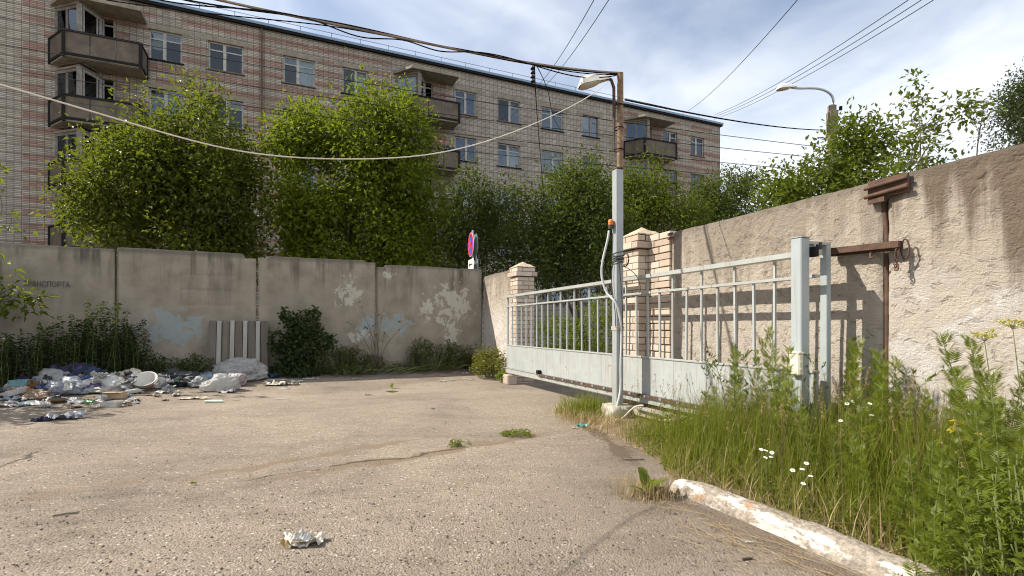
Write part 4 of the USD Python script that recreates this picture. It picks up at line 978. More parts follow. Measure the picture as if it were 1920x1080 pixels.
sg = W(883, 500, 15.9)
sign = thing('no_stopping_sign', 'round red and blue no stopping sign on a post behind the shaded wall', 'road sign', (sg[0], sg[1], 0), 0.0)
mb = MB(); mb.tube([(0.05, 0.06, 0), (0.05, 0.06, 4.3)], 0.03, 8); mb.build('post', M['galv'], sign, 60)
ang = math.radians(-72)     # the faces look left along the road
def face(r0, r1, z, y0, name, mat, th=0.012, n=36, parent=sign):
    a = np.linspace(0, 2 * pi, n, endpoint=False); prof = [(r0, 0), (r1, 0), (r1, th), (r0, th)] if r0 else [(0, 0), (r1, 0), (r1, th), (0, th)]
    v, q = lathe(prof + [prof[0]], n); v = np.column_stack([v[:, 0], y0 - v[:, 2], v[:, 1] + z]); v = R.from_euler('z', ang).apply(v)
    return obj(name, (v, q), mat, parent, 40)
zc = 1.3 + (612 - 459) / 960 * 15.9
def rotb(lo, hi, name, mat, roll=0.0, parent=sign):
    m = MB(); m.box(lo, hi); v = np.vstack(m.v); c = np.array([0, 0, zc]); v = R.from_euler('y', roll).apply(v - c) + c; v = R.from_euler('z', ang).apply(v); return obj(name, (v, np.vstack(m.f)), mat, parent)
face(0, 0.372, zc, 0.0, 'disc', M['sign_white'], 0.010)
face(0.285, 0.362, zc, -0.0104, 'red_ring', M['sign_red'], 0.003)
face(0, 0.284, zc, -0.0104, 'blue_field', M['sign_blue'], 0.002)
rotb((-0.284, -0.0165, zc - 0.035), (0.284, -0.0129, zc + 0.035), 'red_bar', M['sign_red'], pi / 4)
rotb((-0.284, -0.0206, zc - 0.035), (0.284, -0.0169, zc + 0.035), 'red_bar', M['sign_red'], -pi / 4)
rotb((-0.35, -0.006, zc - 0.80), (0.35, 0.004, zc - 0.45), 'plate', M['sign_white'])
m = MB(); m.box((-0.16, -0.0105, zc - 0.635), (0.2, -0.0065, zc - 0.595)); a = zc - 0.615
m.add(np.array([(-0.27, -0.0105, a), (-0.14, -0.0105, a + 0.09), (-0.14, -0.0105, a - 0.09), (-0.27, -0.0065, a), (-0.14, -0.0065, a + 0.09), (-0.14, -0.0065, a - 0.09)]), [[0, 2, 1], [3, 4, 5], [0, 1, 4], [0, 4, 3], [1, 2, 5], [1, 5, 4], [2, 0, 3], [2, 3, 5]])
v = R.from_euler('z', ang).apply(np.vstack(m.v)); obj('arrow', (v, np.vstack(m.f)), M['bdark'], sign)
sb = thing('sign_back', 'dark back of a second round sign right beside the no stopping sign', 'road sign', (sg[0] + 0.13, sg[1] + 0.10, 0))
face(0, 0.355, zc - 0.005, 0.0, 'disc', M['sign_back'], 0.012, 36, sb)
v = MB(); v.box((-0.34, -0.006, zc - 0.80), (0.34, 0.004, zc - 0.46)); vv = R.from_euler('z', ang).apply(np.vstack(v.v)); obj('plate', (vv, np.vstack(v.f)), M['galv'], sb)
v = MB(); v.tube([(0.02, 0.05, 0), (0.02, 0.05, 4.2)], 0.025, 8); v.build('post', M['galv'], sb, 60)

# ------------------------------------------------------------------ cables
def wire(pts, r, mat, name, label, cat='cable', group=None, n=40, sag=0.0, sides=5):
    pts = [np.asarray(p, float) for p in pts]
    p = spline(pts, n) if len(pts) > 2 else np.linspace(pts[0], pts[1], n)
    if sag: s = np.linspace(0, 1, n); p[:, 2] -= sag * 4 * s * (1 - s)
    o = obj(name, tube(p, r, sides), mat, None, 60); return tag(o, label, cat, group)
LH = PP + (-0.33, -0.05, 4.60)
wire([LH + (0.2, 0, 0.06), W(1060, 205, 6.3), W(950, 252, 5.85), W(820, 287, 5.1), W(650, 298, 4.25), W(450, 283, 3.75), W(200, 217, 3.15), W(0, 158, 2.77), W(-260, 80, 2.45)], 0.0055, M['wire_white'], 'white_cable', 'thin whitish cable drooping low from the lamp to the left edge', n=90)
P_top = PP + (0.0, 0.0, 4.75)
def along(us, off, rng):
    return [W(u, v + o, y) for (u, v, y), o in zip(us, off)]
main = [(1165, 137, 7.04), (1000, 119, 6.75), (760, 73, 6.45), (600, 40, 6.25), (420, 2, 6.05), (200, -60, 5.8)]
dy = [0, 3, 0, 6, 4, 8]
wire(along(main, [0, 0, 0, 0, 0, 0], 0), 0.016, M['wire_tan'], 'overhead_cable', 'thickest tan cable of the bundle running from the pole top', group='cable bundle from the pole top', n=70)
wire(along(main, [1, 2, -2, -3, 10, 15], 0), 0.010, M['wire'], 'overhead_cable', 'taut dark cable wound along the top of the tan cable', group='cable bundle from the pole top', n=70)
wire([W(1165, 138, 7.02), W(1000, 122, 6.72), W(880, 97, 6.55), W(820, 95, 6.5), W(760, 76, 6.44), W(680, 70, 6.35), W(600, 42, 6.24), W(420, 14, 6.03), W(200, -35, 5.8)], 0.008, M['wire'], 'overhead_cable', 'slack black cable sagging in loops under the bundle', group='cable bundle from the pole top', n=90)
wire([W(1165, 139, 7.06), W(1000, 121, 6.77), W(900, 99, 6.6), W(760, 74, 6.47), W(640, 52, 6.3), W(520, 38, 6.2), W(420, 28, 6.1), W(200, 0, 5.85)], 0.007, M['wire'], 'overhead_cable', 'lowest thin cable parting from the bundle at the left', group='cable bundle from the pole top', n=70)
# clamp with stacked insulators hanging under the bundle
ic = W(999, 119, 6.75)
ins = thing('insulator_cluster', 'string of small dark insulators hanging from the cable bundle', 'insulator', tuple(ic))
mb = MB(); mb.tube([(0, 0, 0.02), (0.003, 0, -0.27)], 0.006, 6); mb.build('rod', M['rust'], ins)
for k in range(4):
    v, f = lathe([(0, 0), (0.012, -0.002), (0.022, -0.02), (0.033, -0.032), (0.030, -0.038), (0.012, -0.036), (0, -0.036)], 14); v = v + (0.002 * (k % 2), 0, -0.04 - 0.056 * k); obj('insulator', (v, f), M['bdark'], ins, 40)
wire([ic + (0.02, 0, -0.02), W(1006, 200, 8.5), W(1014, 300, 11.5), W(1020, 380, 14.5)], 0.008, M['wire'], 'drop_cable', 'dark cable dropping steeply from the insulators to the trees', n=30)
wire([ic + (0.04, 0, -0.01), W(1015, 140, 7.2), W(1032, 195, 9.5), W(1052, 245, 12.5)], 0.006, M['wire'], 'drop_cable', 'second thinner cable dropping from the insulators towards the wall of the block', n=30)
# lines to the concrete street lamp
PLx = sl_[0]; ends = [(187, 244, 'thick black cable passing behind the rusty pipe to the street lamp pole'), (176, 277, 'upper of the dark wires crossing the brick front to the street lamp'), (207, 297, 'second dark wire crossing the brick front below the roof'), (239, 318, 'third dark wire crossing the brick front'), (262, 338, 'lowest faint wire crossing the brick front')]
wl_ = [(1172, 187, 1548, 244), (-200, -10, 1548, 277), (-200, 45, 1548, 297), (-200, 92, 1548, 322), (-200, 140, 1548, 342)]
for k, ((u0, v0, u1, v1), e) in enumerate(zip(wl_, ends)):
    a = W(u0, v0, 7.2 if k == 0 else 16.0); b = W(u1, v1, 16.0)
    wire([a, b], 0.014 if k == 0 else (0.010 if k < 4 else 0.008), M['wire'], 'overhead_wire', e[2], 'wire', 'wires to the street lamp pole', 30, 0.10 if k == 0 else 0.35)
for (a, b, lab) in [((1290, 208, 36), (1500, -6, 14), 'lone thin wire rising steeply right from the roof'), ((1340, 215, 38), (1712, -6, 14), 'left of three wires rising together from the right roof end'), ((1345, 217, 38), (1737, -6, 14), 'middle of three wires rising together from the right roof end'), ((1352, 219, 38), (1760, -6, 14), 'right of three wires rising together from the right roof end'), ((1000, 168, 33), (1117, -6, 14), 'left of two wires rising from the middle of the roof'), ((1010, 170, 33), (1145, -6, 14), 'right of two wires rising from the middle of the roof')]:
    wire([W(*a), W(*b)], 0.012, M['wire'], 'roof_wire', lab, 'wire', 'thin wires above the roof', 24, 0.3)

# ------------------------------------------------------------------ foliage
def leaf_quads(C, size, rng, up=0.55, aspect=0.55, droop=0.2, outward=None):
    """Folded leaves (two triangles each side of the midrib) at the points C."""
    n = len(C); size = np.broadcast_to(size, (n,)) * rng.uniform(0.6, 1.3, n)
    a = rng.normal(size=(n, 3)); a[:, 2] = a[:, 2] * 0.6 - droop
    if outward is not None: a += outward
    a /= np.linalg.norm(a, axis=1, keepdims=True)
    nn = rng.normal(size=(n, 3)); nn[:, 2] += up * 2
    b = np.cross(a, nn); b /= np.linalg.norm(b, axis=1, keepdims=True) + 1e-9
    c = np.cross(b, a)
    L = size[:, None]; w = L * aspect * 0.5
    base = C; tip = C + a * L - c * 0.12 * L; mid = C + a * L * 0.42
    l, r = mid + b * w + c * 0.16 * L, mid - b * w + c * 0.16 * L
    v = np.stack([base, l, tip, r], 1).reshape(-1, 3); k = np.arange(n)[:, None] * 4
    f = np.concatenate([k + [0, 2, 1], k + [0, 3, 2]], 0)
    return v, f
def crown_points(ells, n, rng, seed, gap=0.46, gscale=0.9, shell=0.5):
    """Clump centres in a set of ellipsoids, thinned by noise so that gaps remain."""
    vol = np.array([e[3] * e[4] * e[5] for e in ells]) ** 0.75; out = []
    while sum(map(len, out)) < n:
        k = rng.choice(len(ells), 4 * n, p=vol / vol.sum()); E = np.array([e[:6] for e in ells])[k]
        q = rng.normal(size=(4 * n, 3)); q /= np.linalg.norm(q, axis=1, keepdims=True)
        rad = rng.uniform(0, 1, 4 * n) ** (1 / 3) ; rad = shell * np.maximum(rad, 0.55) + (1 - shell) * rad
        lump = 0.62 + 0.82 * (fbm(q * 2.3 + seed, 3, seed)[:, None])
        p = E[:, :3] + q * rad[:, None] * lump * E[:, 3:6]
        keep = fbm(p * gscale, 3, seed + 1) > gap - 0.12 * rng.uniform(size=len(p)); out.append(p[keep])
    return np.vstack(out)[:n]
def tree(name, label, cat, base, ells, nclump, per, leaf, mat, seed, trunk_r=0.14, bark=None, spread=0.26, gap=0.46, twigs=70, group=None, stems=1, aspect=0.55, shell=0.5, dz=0.0):
    rng = np.random.default_rng(seed); base = np.array(base, float)
    ells = [(e[0] - base[0], e[1] - base[1], e[2] - base[2] + dz, *e[3:]) for e in ells]
    t = thing(name, label, cat, tuple(base), 0, group)
    C = crown_points(ells, nclump, rng, seed, gap, shell=shell)
    cc = np.array([e[:3] for e in ells]); top = max(e[2] for e in ells); mean = cc.mean(0)
    mb = MB(); forks = []
    for s in range(stems):
        off = np.array([rng.normal() * 0.25, rng.normal() * 0.2, 0]) * (stems > 1); tgt = cc[(s * 2) % len(cc)] if stems > 1 else np.array([mean[0], mean[1], top])
        pts = spline([off * 0.6, off + (tgt - off) * (0.15, 0.15, 0.35) + rng.normal(size=3) * 0.08, off + (tgt - off) * (0.5, 0.5, 0.65) + rng.normal(size=3) * 0.12, tgt], 10)
        r = trunk_r / math.sqrt(stems) * np.linspace(1, 0.22, 10); mb.tube(pts, r, 8); forks += [(p, q) for p, q in zip(pts[2:], r[2:])]
    FP = np.array([p for p, _ in forks]); FR_ = np.array([q for _, q in forks])
    idx = rng.choice(len(C), min(twigs, len(C)), replace=False)
    for k in idx:
        c = C[k]; dd = np.linalg.norm(FP - c, axis=1) + 1.2 * np.maximum(0, FP[:, 2] - c[2] + 0.2); j = int(dd.argmin()); p = FP[j]
        mid = (p + c) / 2 + rng.normal(size=3) * 0.12 + (0, 0, 0.10); r0 = min(FR_[j] * 0.6, 0.05)
        mb.tube(spline([p, mid, c], 6), np.linspace(r0, 0.006, 6), 5)
    mb.build('trunk', bark or M['bark'], t, 60)
    up_ = 0.13 * np.abs(rng.normal(size=(nclump, 1))) * (C[:, 2:] > np.percentile(C[:, 2], 70)); C = C + np.concatenate([np.zeros((nclump, 2)), up_], 1)
    P = (C[:, None] + rng.normal(size=(nclump, per, 3)) * (spread * 0.85, spread * 0.85, spread * 1.1)).reshape(-1, 3)
    out = (P - np.repeat(C, per, 0)) / spread * 0.9
    obj('crown', leaf_quads(P, leaf, rng, up=1.0, aspect=aspect, outward=out), mat, t)
    return t
def E(u, v, y, rx, ry, rz): c = W(u, v, y); return (*c, rx, ry, rz)
tree('leafy_tree', 'broad bushy tree in front of the left balconies behind the shaded wall', 'tree', (-11.0, 16.6, 0), [E(385, 245, 16.5, 1.3, 1.4, 1.4), E(430, 270, 16.6, 0.7, 1.1, 1.0), E(330, 280, 16.5, 1.5, 1.6, 1.5), E(240, 320, 16.5, 1.6, 1.5, 1.4), E(170, 400, 16.2, 1.1, 1.2, 1.2), E(415, 360, 16.8, 1.1, 1.5, 1.6), E(300, 420, 16.6, 2.6, 1.7, 1.6), E(405, 450, 16.8, 1.2, 1.5, 1.3)], 460, 74, 0.155, M['leaf'], 11, 0.16, dz=-0.40, twigs=130, stems=4, gap=0.52, spread=0.31)
tree('leafy_tree', 'large bright lime green tree in front of the middle balconies', 'tree', (-6.3, 18.6, 0), [E(670, 250, 18.4, 1.5, 1.5, 1.5), E(580, 250, 18.4, 1.0, 1.2, 1.1), E(555, 275, 18.4, 0.7, 1.1, 1.2), E(755, 230, 18.4, 0.9, 1.1, 1.0), E(720, 310, 18.4, 1.6, 1.6, 1.5), E(590, 370, 18.4, 1.6, 1.6, 1.7), E(770, 400, 18.6, 1.4, 1.6, 1.8), E(680, 430, 18.5, 2.5, 1.8, 1.7), E(580, 440, 18.5, 1.1, 1.3, 1.4)], 520, 78, 0.168, M['leaf_lime'], 12, 0.18, dz=-0.45, twigs=130, stems=3, gap=0.52, spread=0.33)
tree('willow_tree', 'small loose tree between the lime green tree and the gate pillar', 'tree', (-1.5, 20, 0), [E(880, 385, 20, 0.8, 1.0, 1.3), E(935, 400, 20, 1.0, 1.1, 1.2), E(900, 460, 20, 2.0, 1.5, 1.5)], 250, 42, 0.135, M['leaf_dark'], 13, 0.12, gap=0.5, stems=3)
tree('dark_tree', 'dark round tree right behind the gate pillars', 'tree', (2.5, 18.5, 0), [E(1060, 375, 18.5, 1.3, 1.5, 1.5), E(1110, 350, 18.5, 0.9, 1.1, 1.0), E(1020, 440, 18.5, 1.4, 1.5, 1.4), E(1120, 440, 18.5, 1.7, 1.5, 1.6), E(1080, 480, 18.5, 2.0, 1.5, 1.0)], 440, 48, 0.135, M['leaf_dark'], 14, 0.15, dz=-0.35, stems=3)
tree('leafy_tree', 'mid green tree seen just right of the lamp pole', 'tree', (6.0, 23, 0), [E(1205, 370, 23, 1.6, 1.6, 1.3), E(1180, 430, 23, 1.8, 1.6, 1.6), E(1260, 420, 23, 1.8, 1.6, 1.2)], 320, 46, 0.15, M['leaf'], 15, 0.14, stems=2)
tree('leafy_tree', 'tree below the right end of the brick block', 'tree', (11.5, 28, 0), [E(1370, 370, 28, 1.3, 1.6, 1.3), E(1320, 385, 28, 1.6, 1.6, 1.0), E(1400, 375, 28, 1.0, 1.5, 1.2), E(1350, 430, 28, 2.2, 1.6, 1.4)], 280, 46, 0.16, M['leaf_dark'], 16, 0.14, stems=2)
tree('boxelder_tree', 'bright boxelder tree growing in front of the concrete street lamp', 'tree', (8.2, 13.2, 0), [E(1470, 350, 13.2, 0.6, 0.8, 0.45), E(1535, 325, 13.2, 0.55, 0.8, 0.5), E(1595, 275, 13.2, 0.5, 0.7, 0.7), E(1640, 280, 13.0, 0.5, 0.7, 0.5), E(1500, 375, 13.2, 1.1, 0.9, 0.4), E(1600, 335, 13.0, 1.1, 0.9, 0.45)], 215, 34, 0.130, M['leaf_box'], 17, 0.10, bark=M['bark_pale'], gap=0.50, stems=3, spread=0.17)
tree('boxelder_tree', 'sparse airy boxelder tree with open twigs above the stained wall', 'tree', (8.9, 11.2, 0), [E(1720, 190, 11.2, 0.34, 0.4, 0.28), E(1748, 232, 11.2, 0.28, 0.35, 0.16), E(1712, 262, 11.2, 0.40, 0.5, 0.25), E(1790, 215, 11.2, 0.25, 0.3, 0.10), E(1842, 215, 11.2, 0.38, 0.4, 0.13), E(1805, 262, 11.2, 0.36, 0.4, 0.13), E(1745, 305, 11.2, 0.7, 0.6, 0.25), E(1680, 318, 11.2, 0.7, 0.6, 0.28)], 52, 22, 0.125, M['leaf_box'], 18, 0.07, bark=M['bark_pale'], gap=0.40, stems=3, spread=0.11, twigs=66)
tree('birch_tree', 'dark hanging birch crown at the right edge above the wall', 'tree', (14.0, 14.2, 0), [E(1915, 200, 14, 0.40, 0.7, 0.7), E(1955, 200, 14, 0.6, 0.8, 0.8), E(1905, 250, 14, 0.40, 0.7, 0.4), E(1960, 260, 14, 1.1, 1.0, 1.0)], 200, 70, 0.10, M['leaf_blue'], 19, 0.14, gap=0.42, aspect=0.42, spread=0.2)
# shrub hanging in from the left edge; it shades the yard there
tree('maple_sapling', 'maple branches with drooping leaves reaching in at the left edge before the wall', 'tree', (-11.2, 9.3, 0), [E(25, 560, 9.8, 0.30, 0.3, 0.30), E(45, 560, 9.8, 0.26, 0.25, 0.08), E(-40, 540, 9.7, 0.5, 0.4, 0.4), E(-160, 640, 9.2, 0.7, 0.6, 0.5), E(-8, 425, 9.6, 0.16, 0.3, 0.12), E(-25, 345, 9.6, 0.16, 0.3, 0.10), E(-25, 245, 9.6, 0.10, 0.2, 0.10), (-10.0, 7.5, 2.3, 1.0, 0.7, 0.6), (-9.6, 7.2, 1.7, 0.8, 0.5, 0.35)], 92, 22, 0.15, M['leaf_box'], 20, 0.08, gap=0.42, stems=3, spread=0.13)

def bush(name, label, cat, base, ells, n, leaf, mat, seed, stems=14, aspect=0.5, stem_mat=None, gap=0.40, droop=0.2):
    """Low plant: stems from the foot and leaves through the whole body."""
    rng = np.random.default_rng(seed); base = np.array(base, float)
    ells = [(e[0] - base[0], e[1] - base[1], e[2] - base[2], *e[3:]) for e in ells]
    t = thing(name, label, cat, tuple(base)); C = crown_points(ells, n, rng, seed, gap, 2.2, 0.35)
    C = C[C[:, 2] > 0.012]
    mb = MB()
    for k in rng.choice(len(C), min(stems, len(C)), replace=False):
        c = C[k]; f = np.array([c[0] * 0.55 + rng.normal() * 0.05, c[1] * 0.55 + rng.normal() * 0.05, -0.03]); mb.tube(spline([f, (f + c) / 2 + (0, 0, 0.1), c + (0, 0, 0.04)], 6), np.linspace(0.009, 0.003, 6), 4)
    mb.build('stems', stem_mat or M['stem'], t, 60)
    obj('foliage', leaf_quads(C, leaf, rng, up=0.5, aspect=aspect, droop=droop), mat, t)
    return t
def B(u, v, back, w, h, dep):
    """Body of a low plant seen at (u, v), BACK metres in front of the left wall."""
    r = (u - 960) / 960
    s = (-0.824 + 0 - r * 14.39) / (0.914 - 0.406 * r); c = lw(-s, -back); return (c[0], c[1], H + (612 - v) / 960 * c[1], w, dep, h)
def base_of(e): return (e[0], e[1], float(ground_h(e[0], e[1])))
def nettles(label, spots, seed, mat, n=8, hgt=0.9, leaf=0.075):
    """Upright stems with opposite pairs of drooping leaves, small yellow-green tassels on top."""
    rng = np.random.default_rng(seed); b = base_of(spots[0]); t = thing('nettle_patch', label, 'nettles', b)
    st, C, A = MB(), [], []
    for e in spots:
        for k in range(n):
            f = np.array([e[0] + rng.normal() * e[3] * 0.5, e[1] + rng.normal() * e[4] * 0.4, 0.0]); f[2] = ground_h(f[0], f[1]); f -= b
            h = hgt * rng.uniform(0.55, 1.2) * e[5]; tip = f + (rng.normal() * 0.10, rng.normal() * 0.08, h)
            pts = spline([f, (f + tip) / 2 + rng.normal(size=3) * 0.02, tip], 8); st.tube(pts, np.linspace(0.006, 0.002, 8), 4)
            m = int(h / 0.035)
            for q in range(m):
                a = (q + 1) / m; p = f + (tip - f) * a; L = (1.15 - 0.75 * a)
                for sgn in (0, pi):
                    th = q * pi / 2 + sgn + rng.normal() * 0.3; C.append(p); A.append((math.cos(th) * 2.6, math.sin(th) * 2.6, -0.5)); 
    st.build('stems', M['stem'], t)
    C = np.array(C); obj('foliage', leaf_quads(C, leaf, rng, 0.6, 0.45, 0.1, np.array(A)), mat, t)
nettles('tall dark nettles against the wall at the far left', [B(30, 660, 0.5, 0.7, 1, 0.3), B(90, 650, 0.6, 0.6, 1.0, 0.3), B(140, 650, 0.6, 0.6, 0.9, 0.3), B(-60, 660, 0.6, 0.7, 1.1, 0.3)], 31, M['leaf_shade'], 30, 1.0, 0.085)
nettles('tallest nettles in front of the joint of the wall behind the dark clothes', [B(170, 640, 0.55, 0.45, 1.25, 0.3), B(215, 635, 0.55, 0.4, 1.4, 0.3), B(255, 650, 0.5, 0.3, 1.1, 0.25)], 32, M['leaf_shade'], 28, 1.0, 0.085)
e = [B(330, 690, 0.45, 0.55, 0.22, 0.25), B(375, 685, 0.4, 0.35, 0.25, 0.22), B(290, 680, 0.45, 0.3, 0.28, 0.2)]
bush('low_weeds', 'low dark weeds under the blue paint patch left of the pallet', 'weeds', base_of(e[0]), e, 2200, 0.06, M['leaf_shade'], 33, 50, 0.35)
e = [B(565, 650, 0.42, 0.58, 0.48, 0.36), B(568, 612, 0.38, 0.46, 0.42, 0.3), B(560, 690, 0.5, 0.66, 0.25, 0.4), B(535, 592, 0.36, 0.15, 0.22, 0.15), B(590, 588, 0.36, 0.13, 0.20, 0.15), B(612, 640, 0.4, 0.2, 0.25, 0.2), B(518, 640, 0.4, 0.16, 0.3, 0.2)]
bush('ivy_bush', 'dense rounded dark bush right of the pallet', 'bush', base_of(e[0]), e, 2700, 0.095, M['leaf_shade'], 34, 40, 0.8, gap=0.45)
e = [B(650, 670, 0.35, 0.45, 0.28, 0.25), B(695, 680, 0.3, 0.32, 0.22, 0.22), B(610, 690, 0.4, 0.3, 0.2, 0.25)]
bush('weeds', 'brownish olive weeds between the dense bush and the wall joint', 'weeds', base_of(e[0]), e, 1900, 0.06, M['leaf_olive'], 35, 60, 0.4)
e = [B(785, 660, 0.35, 0.35, 0.36, 0.25), B(840, 665, 0.35, 0.45, 0.36, 0.25), B(870, 680, 0.4, 0.3, 0.25, 0.25)]
bush('weeds', 'olive weeds under the white flaked paint near the corner', 'weeds', base_of(e[0]), e, 2400, 0.065, M['leaf_olive'], 36, 70, 0.35)
e = [(*W(915, 672, 12.6), 0.38, 0.3, 0.30), (*W(905, 690, 12.3), 0.3, 0.3, 0.22), (*W(938, 690, 12.2), 0.2, 0.25, 0.3)]
bush('yellow_bush', 'sunlit yellowish bush at the far end of the gate', 'bush', base_of(e[0]), e, 1500, 0.07, M['leaf_yel'], 37, 26, 0.6)
e = [(*W(942, 705, 11.75), 0.14, 0.14, 0.12)]
bush('green_weed', 'small bright green weed at the foot of the gate end', 'weeds', base_of(e[0]), e, 160, 0.075, M['leaf_lime'], 38, 6, 0.6)
e = [(*W(1105, 620, 14.5), 0.75, 0.6, 0.62), (*W(1040, 620, 15.0), 0.65, 0.6, 0.5), (*W(1130, 585, 14.5), 0.5, 0.5, 0.45), (*W(1080, 660, 14.5), 1.1, 0.6, 0.45)]
bush('garden_shrub', 'bright green shrub seen through the bars of the gate', 'bush', (e[0][0], e[0][1], 0), e, 3600, 0.085, M['leaf_lime'], 39, 40, 0.55)
e = [B(640, 694, 0.6, 0.6, 0.14, 0.3), B(740, 690, 0.35, 0.5, 0.16, 0.2), B(690, 700, 0.5, 0.5, 0.10, 0.3), B(865, 690, 0.35, 0.5, 0.18, 0.25), B(800, 694, 0.45, 0.6, 0.14, 0.3), B(615, 660, 0.35, 0.2, 0.3, 0.2)]
bush('ground_weeds', 'low ragged weeds running along the wall foot right of the dense bush', 'weeds', base_of(e[0]), e, 2600, 0.06, M['leaf_olive'], 45, 80, 0.32, gap=0.44)
nettles('ragged tall weeds growing through the olive weeds near the corner', [B(775, 660, 0.4, 0.3, 0.75, 0.2), B(825, 655, 0.4, 0.4, 0.85, 0.2), B(865, 665, 0.4, 0.25, 0.7, 0.2), B(648, 662, 0.4, 0.3, 0.7, 0.2)], 46, M['leaf_olive'], 12, 0.9, 0.07)
# dry sapling with bare twigs in front of the wall joint
e = B(700, 700, 0.45, 0, 0, 0); sp = thing('dry_sapling', 'thin half bare sapling in front of the joint between the last two slabs', 'sapling', base_of(e))
mb = MB(); rng = np.random.default_rng(8); tips = []
for k in range(9):
    tip = np.array([rng.uniform(-0.75, 0.85), rng.uniform(-0.1, 0.2), rng.uniform(0.9, 1.95)]); m_ = tip * (0.35, 0.4, 0.55) + rng.normal(size=3) * 0.05
    pts = spline([(0, 0, -0.02), m_, tip], 10); mb.tube(pts, np.linspace(0.009, 0.002, 10), 4); tips += list(pts[5:])
mb.build('twigs', M['bark'], sp, 60); C = np.array(tips)[rng.choice(len(tips), 40)] + rng.normal(size=(40, 3)) * 0.05
obj('leaves', leaf_quads(C, 0.07, rng), M['leaf_olive'], sp)

# ------------------------------------------------------------------ grass and weeds on the bed
def blades(P, h, rng, width=0.006, bend=0.35, seg=4):
    n = len(P); h = np.broadcast_to(h, (n,)); th = rng.uniform(0, 2 * pi, n); dr = np.stack([np.cos(th), np.sin(th), np.zeros(n)], 1)
    sd = np.stack([-np.sin(th + rng.normal(size=n) * 0.8), np.cos(th), np.zeros(n)], 1); bd = np.abs(rng.normal(size=n)) * bend
    s = np.linspace(0, 1, seg + 1); w = width * np.array([1.0, 1.0, 0.8, 0.5, 0.06])[: seg + 1] if seg == 4 else width * np.linspace(1, 0.05, seg + 1)
    c = P[:, None] + dr[:, None] * (bd[:, None] * h[:, None] * s ** 2)[..., None] + np.array([0, 0, 1.0]) * (h[:, None] * (s - 0.25 * bd[:, None] * s ** 2.5))[..., None]
    wv = sd[:, None] * (w[None, :, None] * rng.uniform(0.6, 1.3, n)[:, None, None])
    v = np.stack([c - wv, c + wv], 2).reshape(-1, 3); m = 2 * (seg + 1)
    k = np.arange(n)[:, None, None] * m; i = np.arange(seg)[None, :, None] * 2
    q = (k + i + np.array([0, 1, 3, 2])).reshape(-1, 4); return v, q
rng = np.random.default_rng(77)
def in_bed(n, dens=None):
    out = []; b = bed_poly.bounds
    from shapely import points, contains
    while sum(map(len, out)) < n:
        P = np.column_stack([rng.uniform(b[0], b[2], 3 * n), rng.uniform(b[1], b[3], 3 * n)]); P = P[contains(bed_poly, points(P))]
        P = P[P[:, 1] > 1.3]
        if dens is not None: P = P[rng.uniform(size=len(P)) < dens(P)]
        out.append(P)
    return np.vstack(out)[:n]
def tn(P): q = P - G0; return q @ d2, q @ n2_
def gdens(P):
    t, y = tn(P); a = smoothstep(5.4, 7.0, t) * smoothstep(-1.62, -1.25, y) + 0.10
    return np.clip(a * (0.45 + 0.8 * fbm(np.column_stack([P * 1.6, P[:, :1] * 0]), 3, 2)), 0, 1)
def on_bed(P): z, _ = bed_h(P); return np.column_stack([P, z - 0.01])
P = in_bed(16500, gdens); t, y = tn(P); hh = (0.18 + 0.40 * smoothstep(-1.6, -0.6, y)) * rng.uniform(0.4, 1.45, len(P)) * (0.35 + 0.65 * smoothstep(5.4, 7.4, t))
tag(obj('grass', blades(on_bed(P), hh, rng, 0.0026, 0.45), M['grass']), 'tall green grass growing in the bed between kerb and gate', 'grass', None, 'stuff')
P = in_bed(2000, lambda P: np.clip(0.22 + 0.78 * smoothstep(-0.9, -1.5, tn(P)[1]), 0, 1)); hh = rng.uniform(0.06, 0.40, len(P)) * (0.4 + 0.6 * smoothstep(5.0, 7.0, tn(P)[0]))
tag(obj('dry_grass', blades(on_bed(P), hh, rng, 0.0024, 1.0), M['straw']), 'dry straw coloured grass low along the kerb and gate', 'grass', None, 'stuff')
# thin stalks with seed heads standing above the blades
P = in_bed(420, lambda P: gdens(P) * smoothstep(-1.55, -1.0, tn(P)[1])); P3 = on_bed(P); hh = rng.uniform(0.45, 0.95, len(P)) * (0.5 + 0.5 * smoothstep(5.4, 7.2, tn(P)[0])); hm = MB()
for p, h in zip(P3, hh):
    q = p + (rng.normal() * 0.10, rng.normal() * 0.10, h); mid = (p + q) / 2 + (rng.normal() * 0.02, rng.normal() * 0.02, 0.02); hm.tube([p, mid, q], (0.0016, 0.0013, 0.0008), 3, False)
    C = q + (p - q) * rng.uniform(0, 0.16, 14)[:, None]; hm.add(*leaf_quads(C, 0.017, rng, 0.3, 0.3, -0.8))
tag(hm.build('seeding_grass', M['straw']), 'thin seed stalks standing above the grass of the weedy bed', 'grass', None, 'stuff')
# low broad-leaved herbs filling the bed
P = in_bed(7000, lambda P: np.clip(gdens(P) * fbm(np.column_stack([P * 2.3, P[:, :1] * 0 + 5]), 3, 8) * 2.2 - 0.35, 0, 1)); P3 = on_bed(P); P3[:, 2] += rng.uniform(0.02, 0.34, len(P)) * smoothstep(-1.6, -0.8, tn(P)[1])
tag(obj('ground_herbs', leaf_quads(P3, 0.05, rng, 0.8, 0.5, 0.1), M['weed']), 'low leafy herbs between the grass of the weedy bed', 'herbs', None, 'stuff')
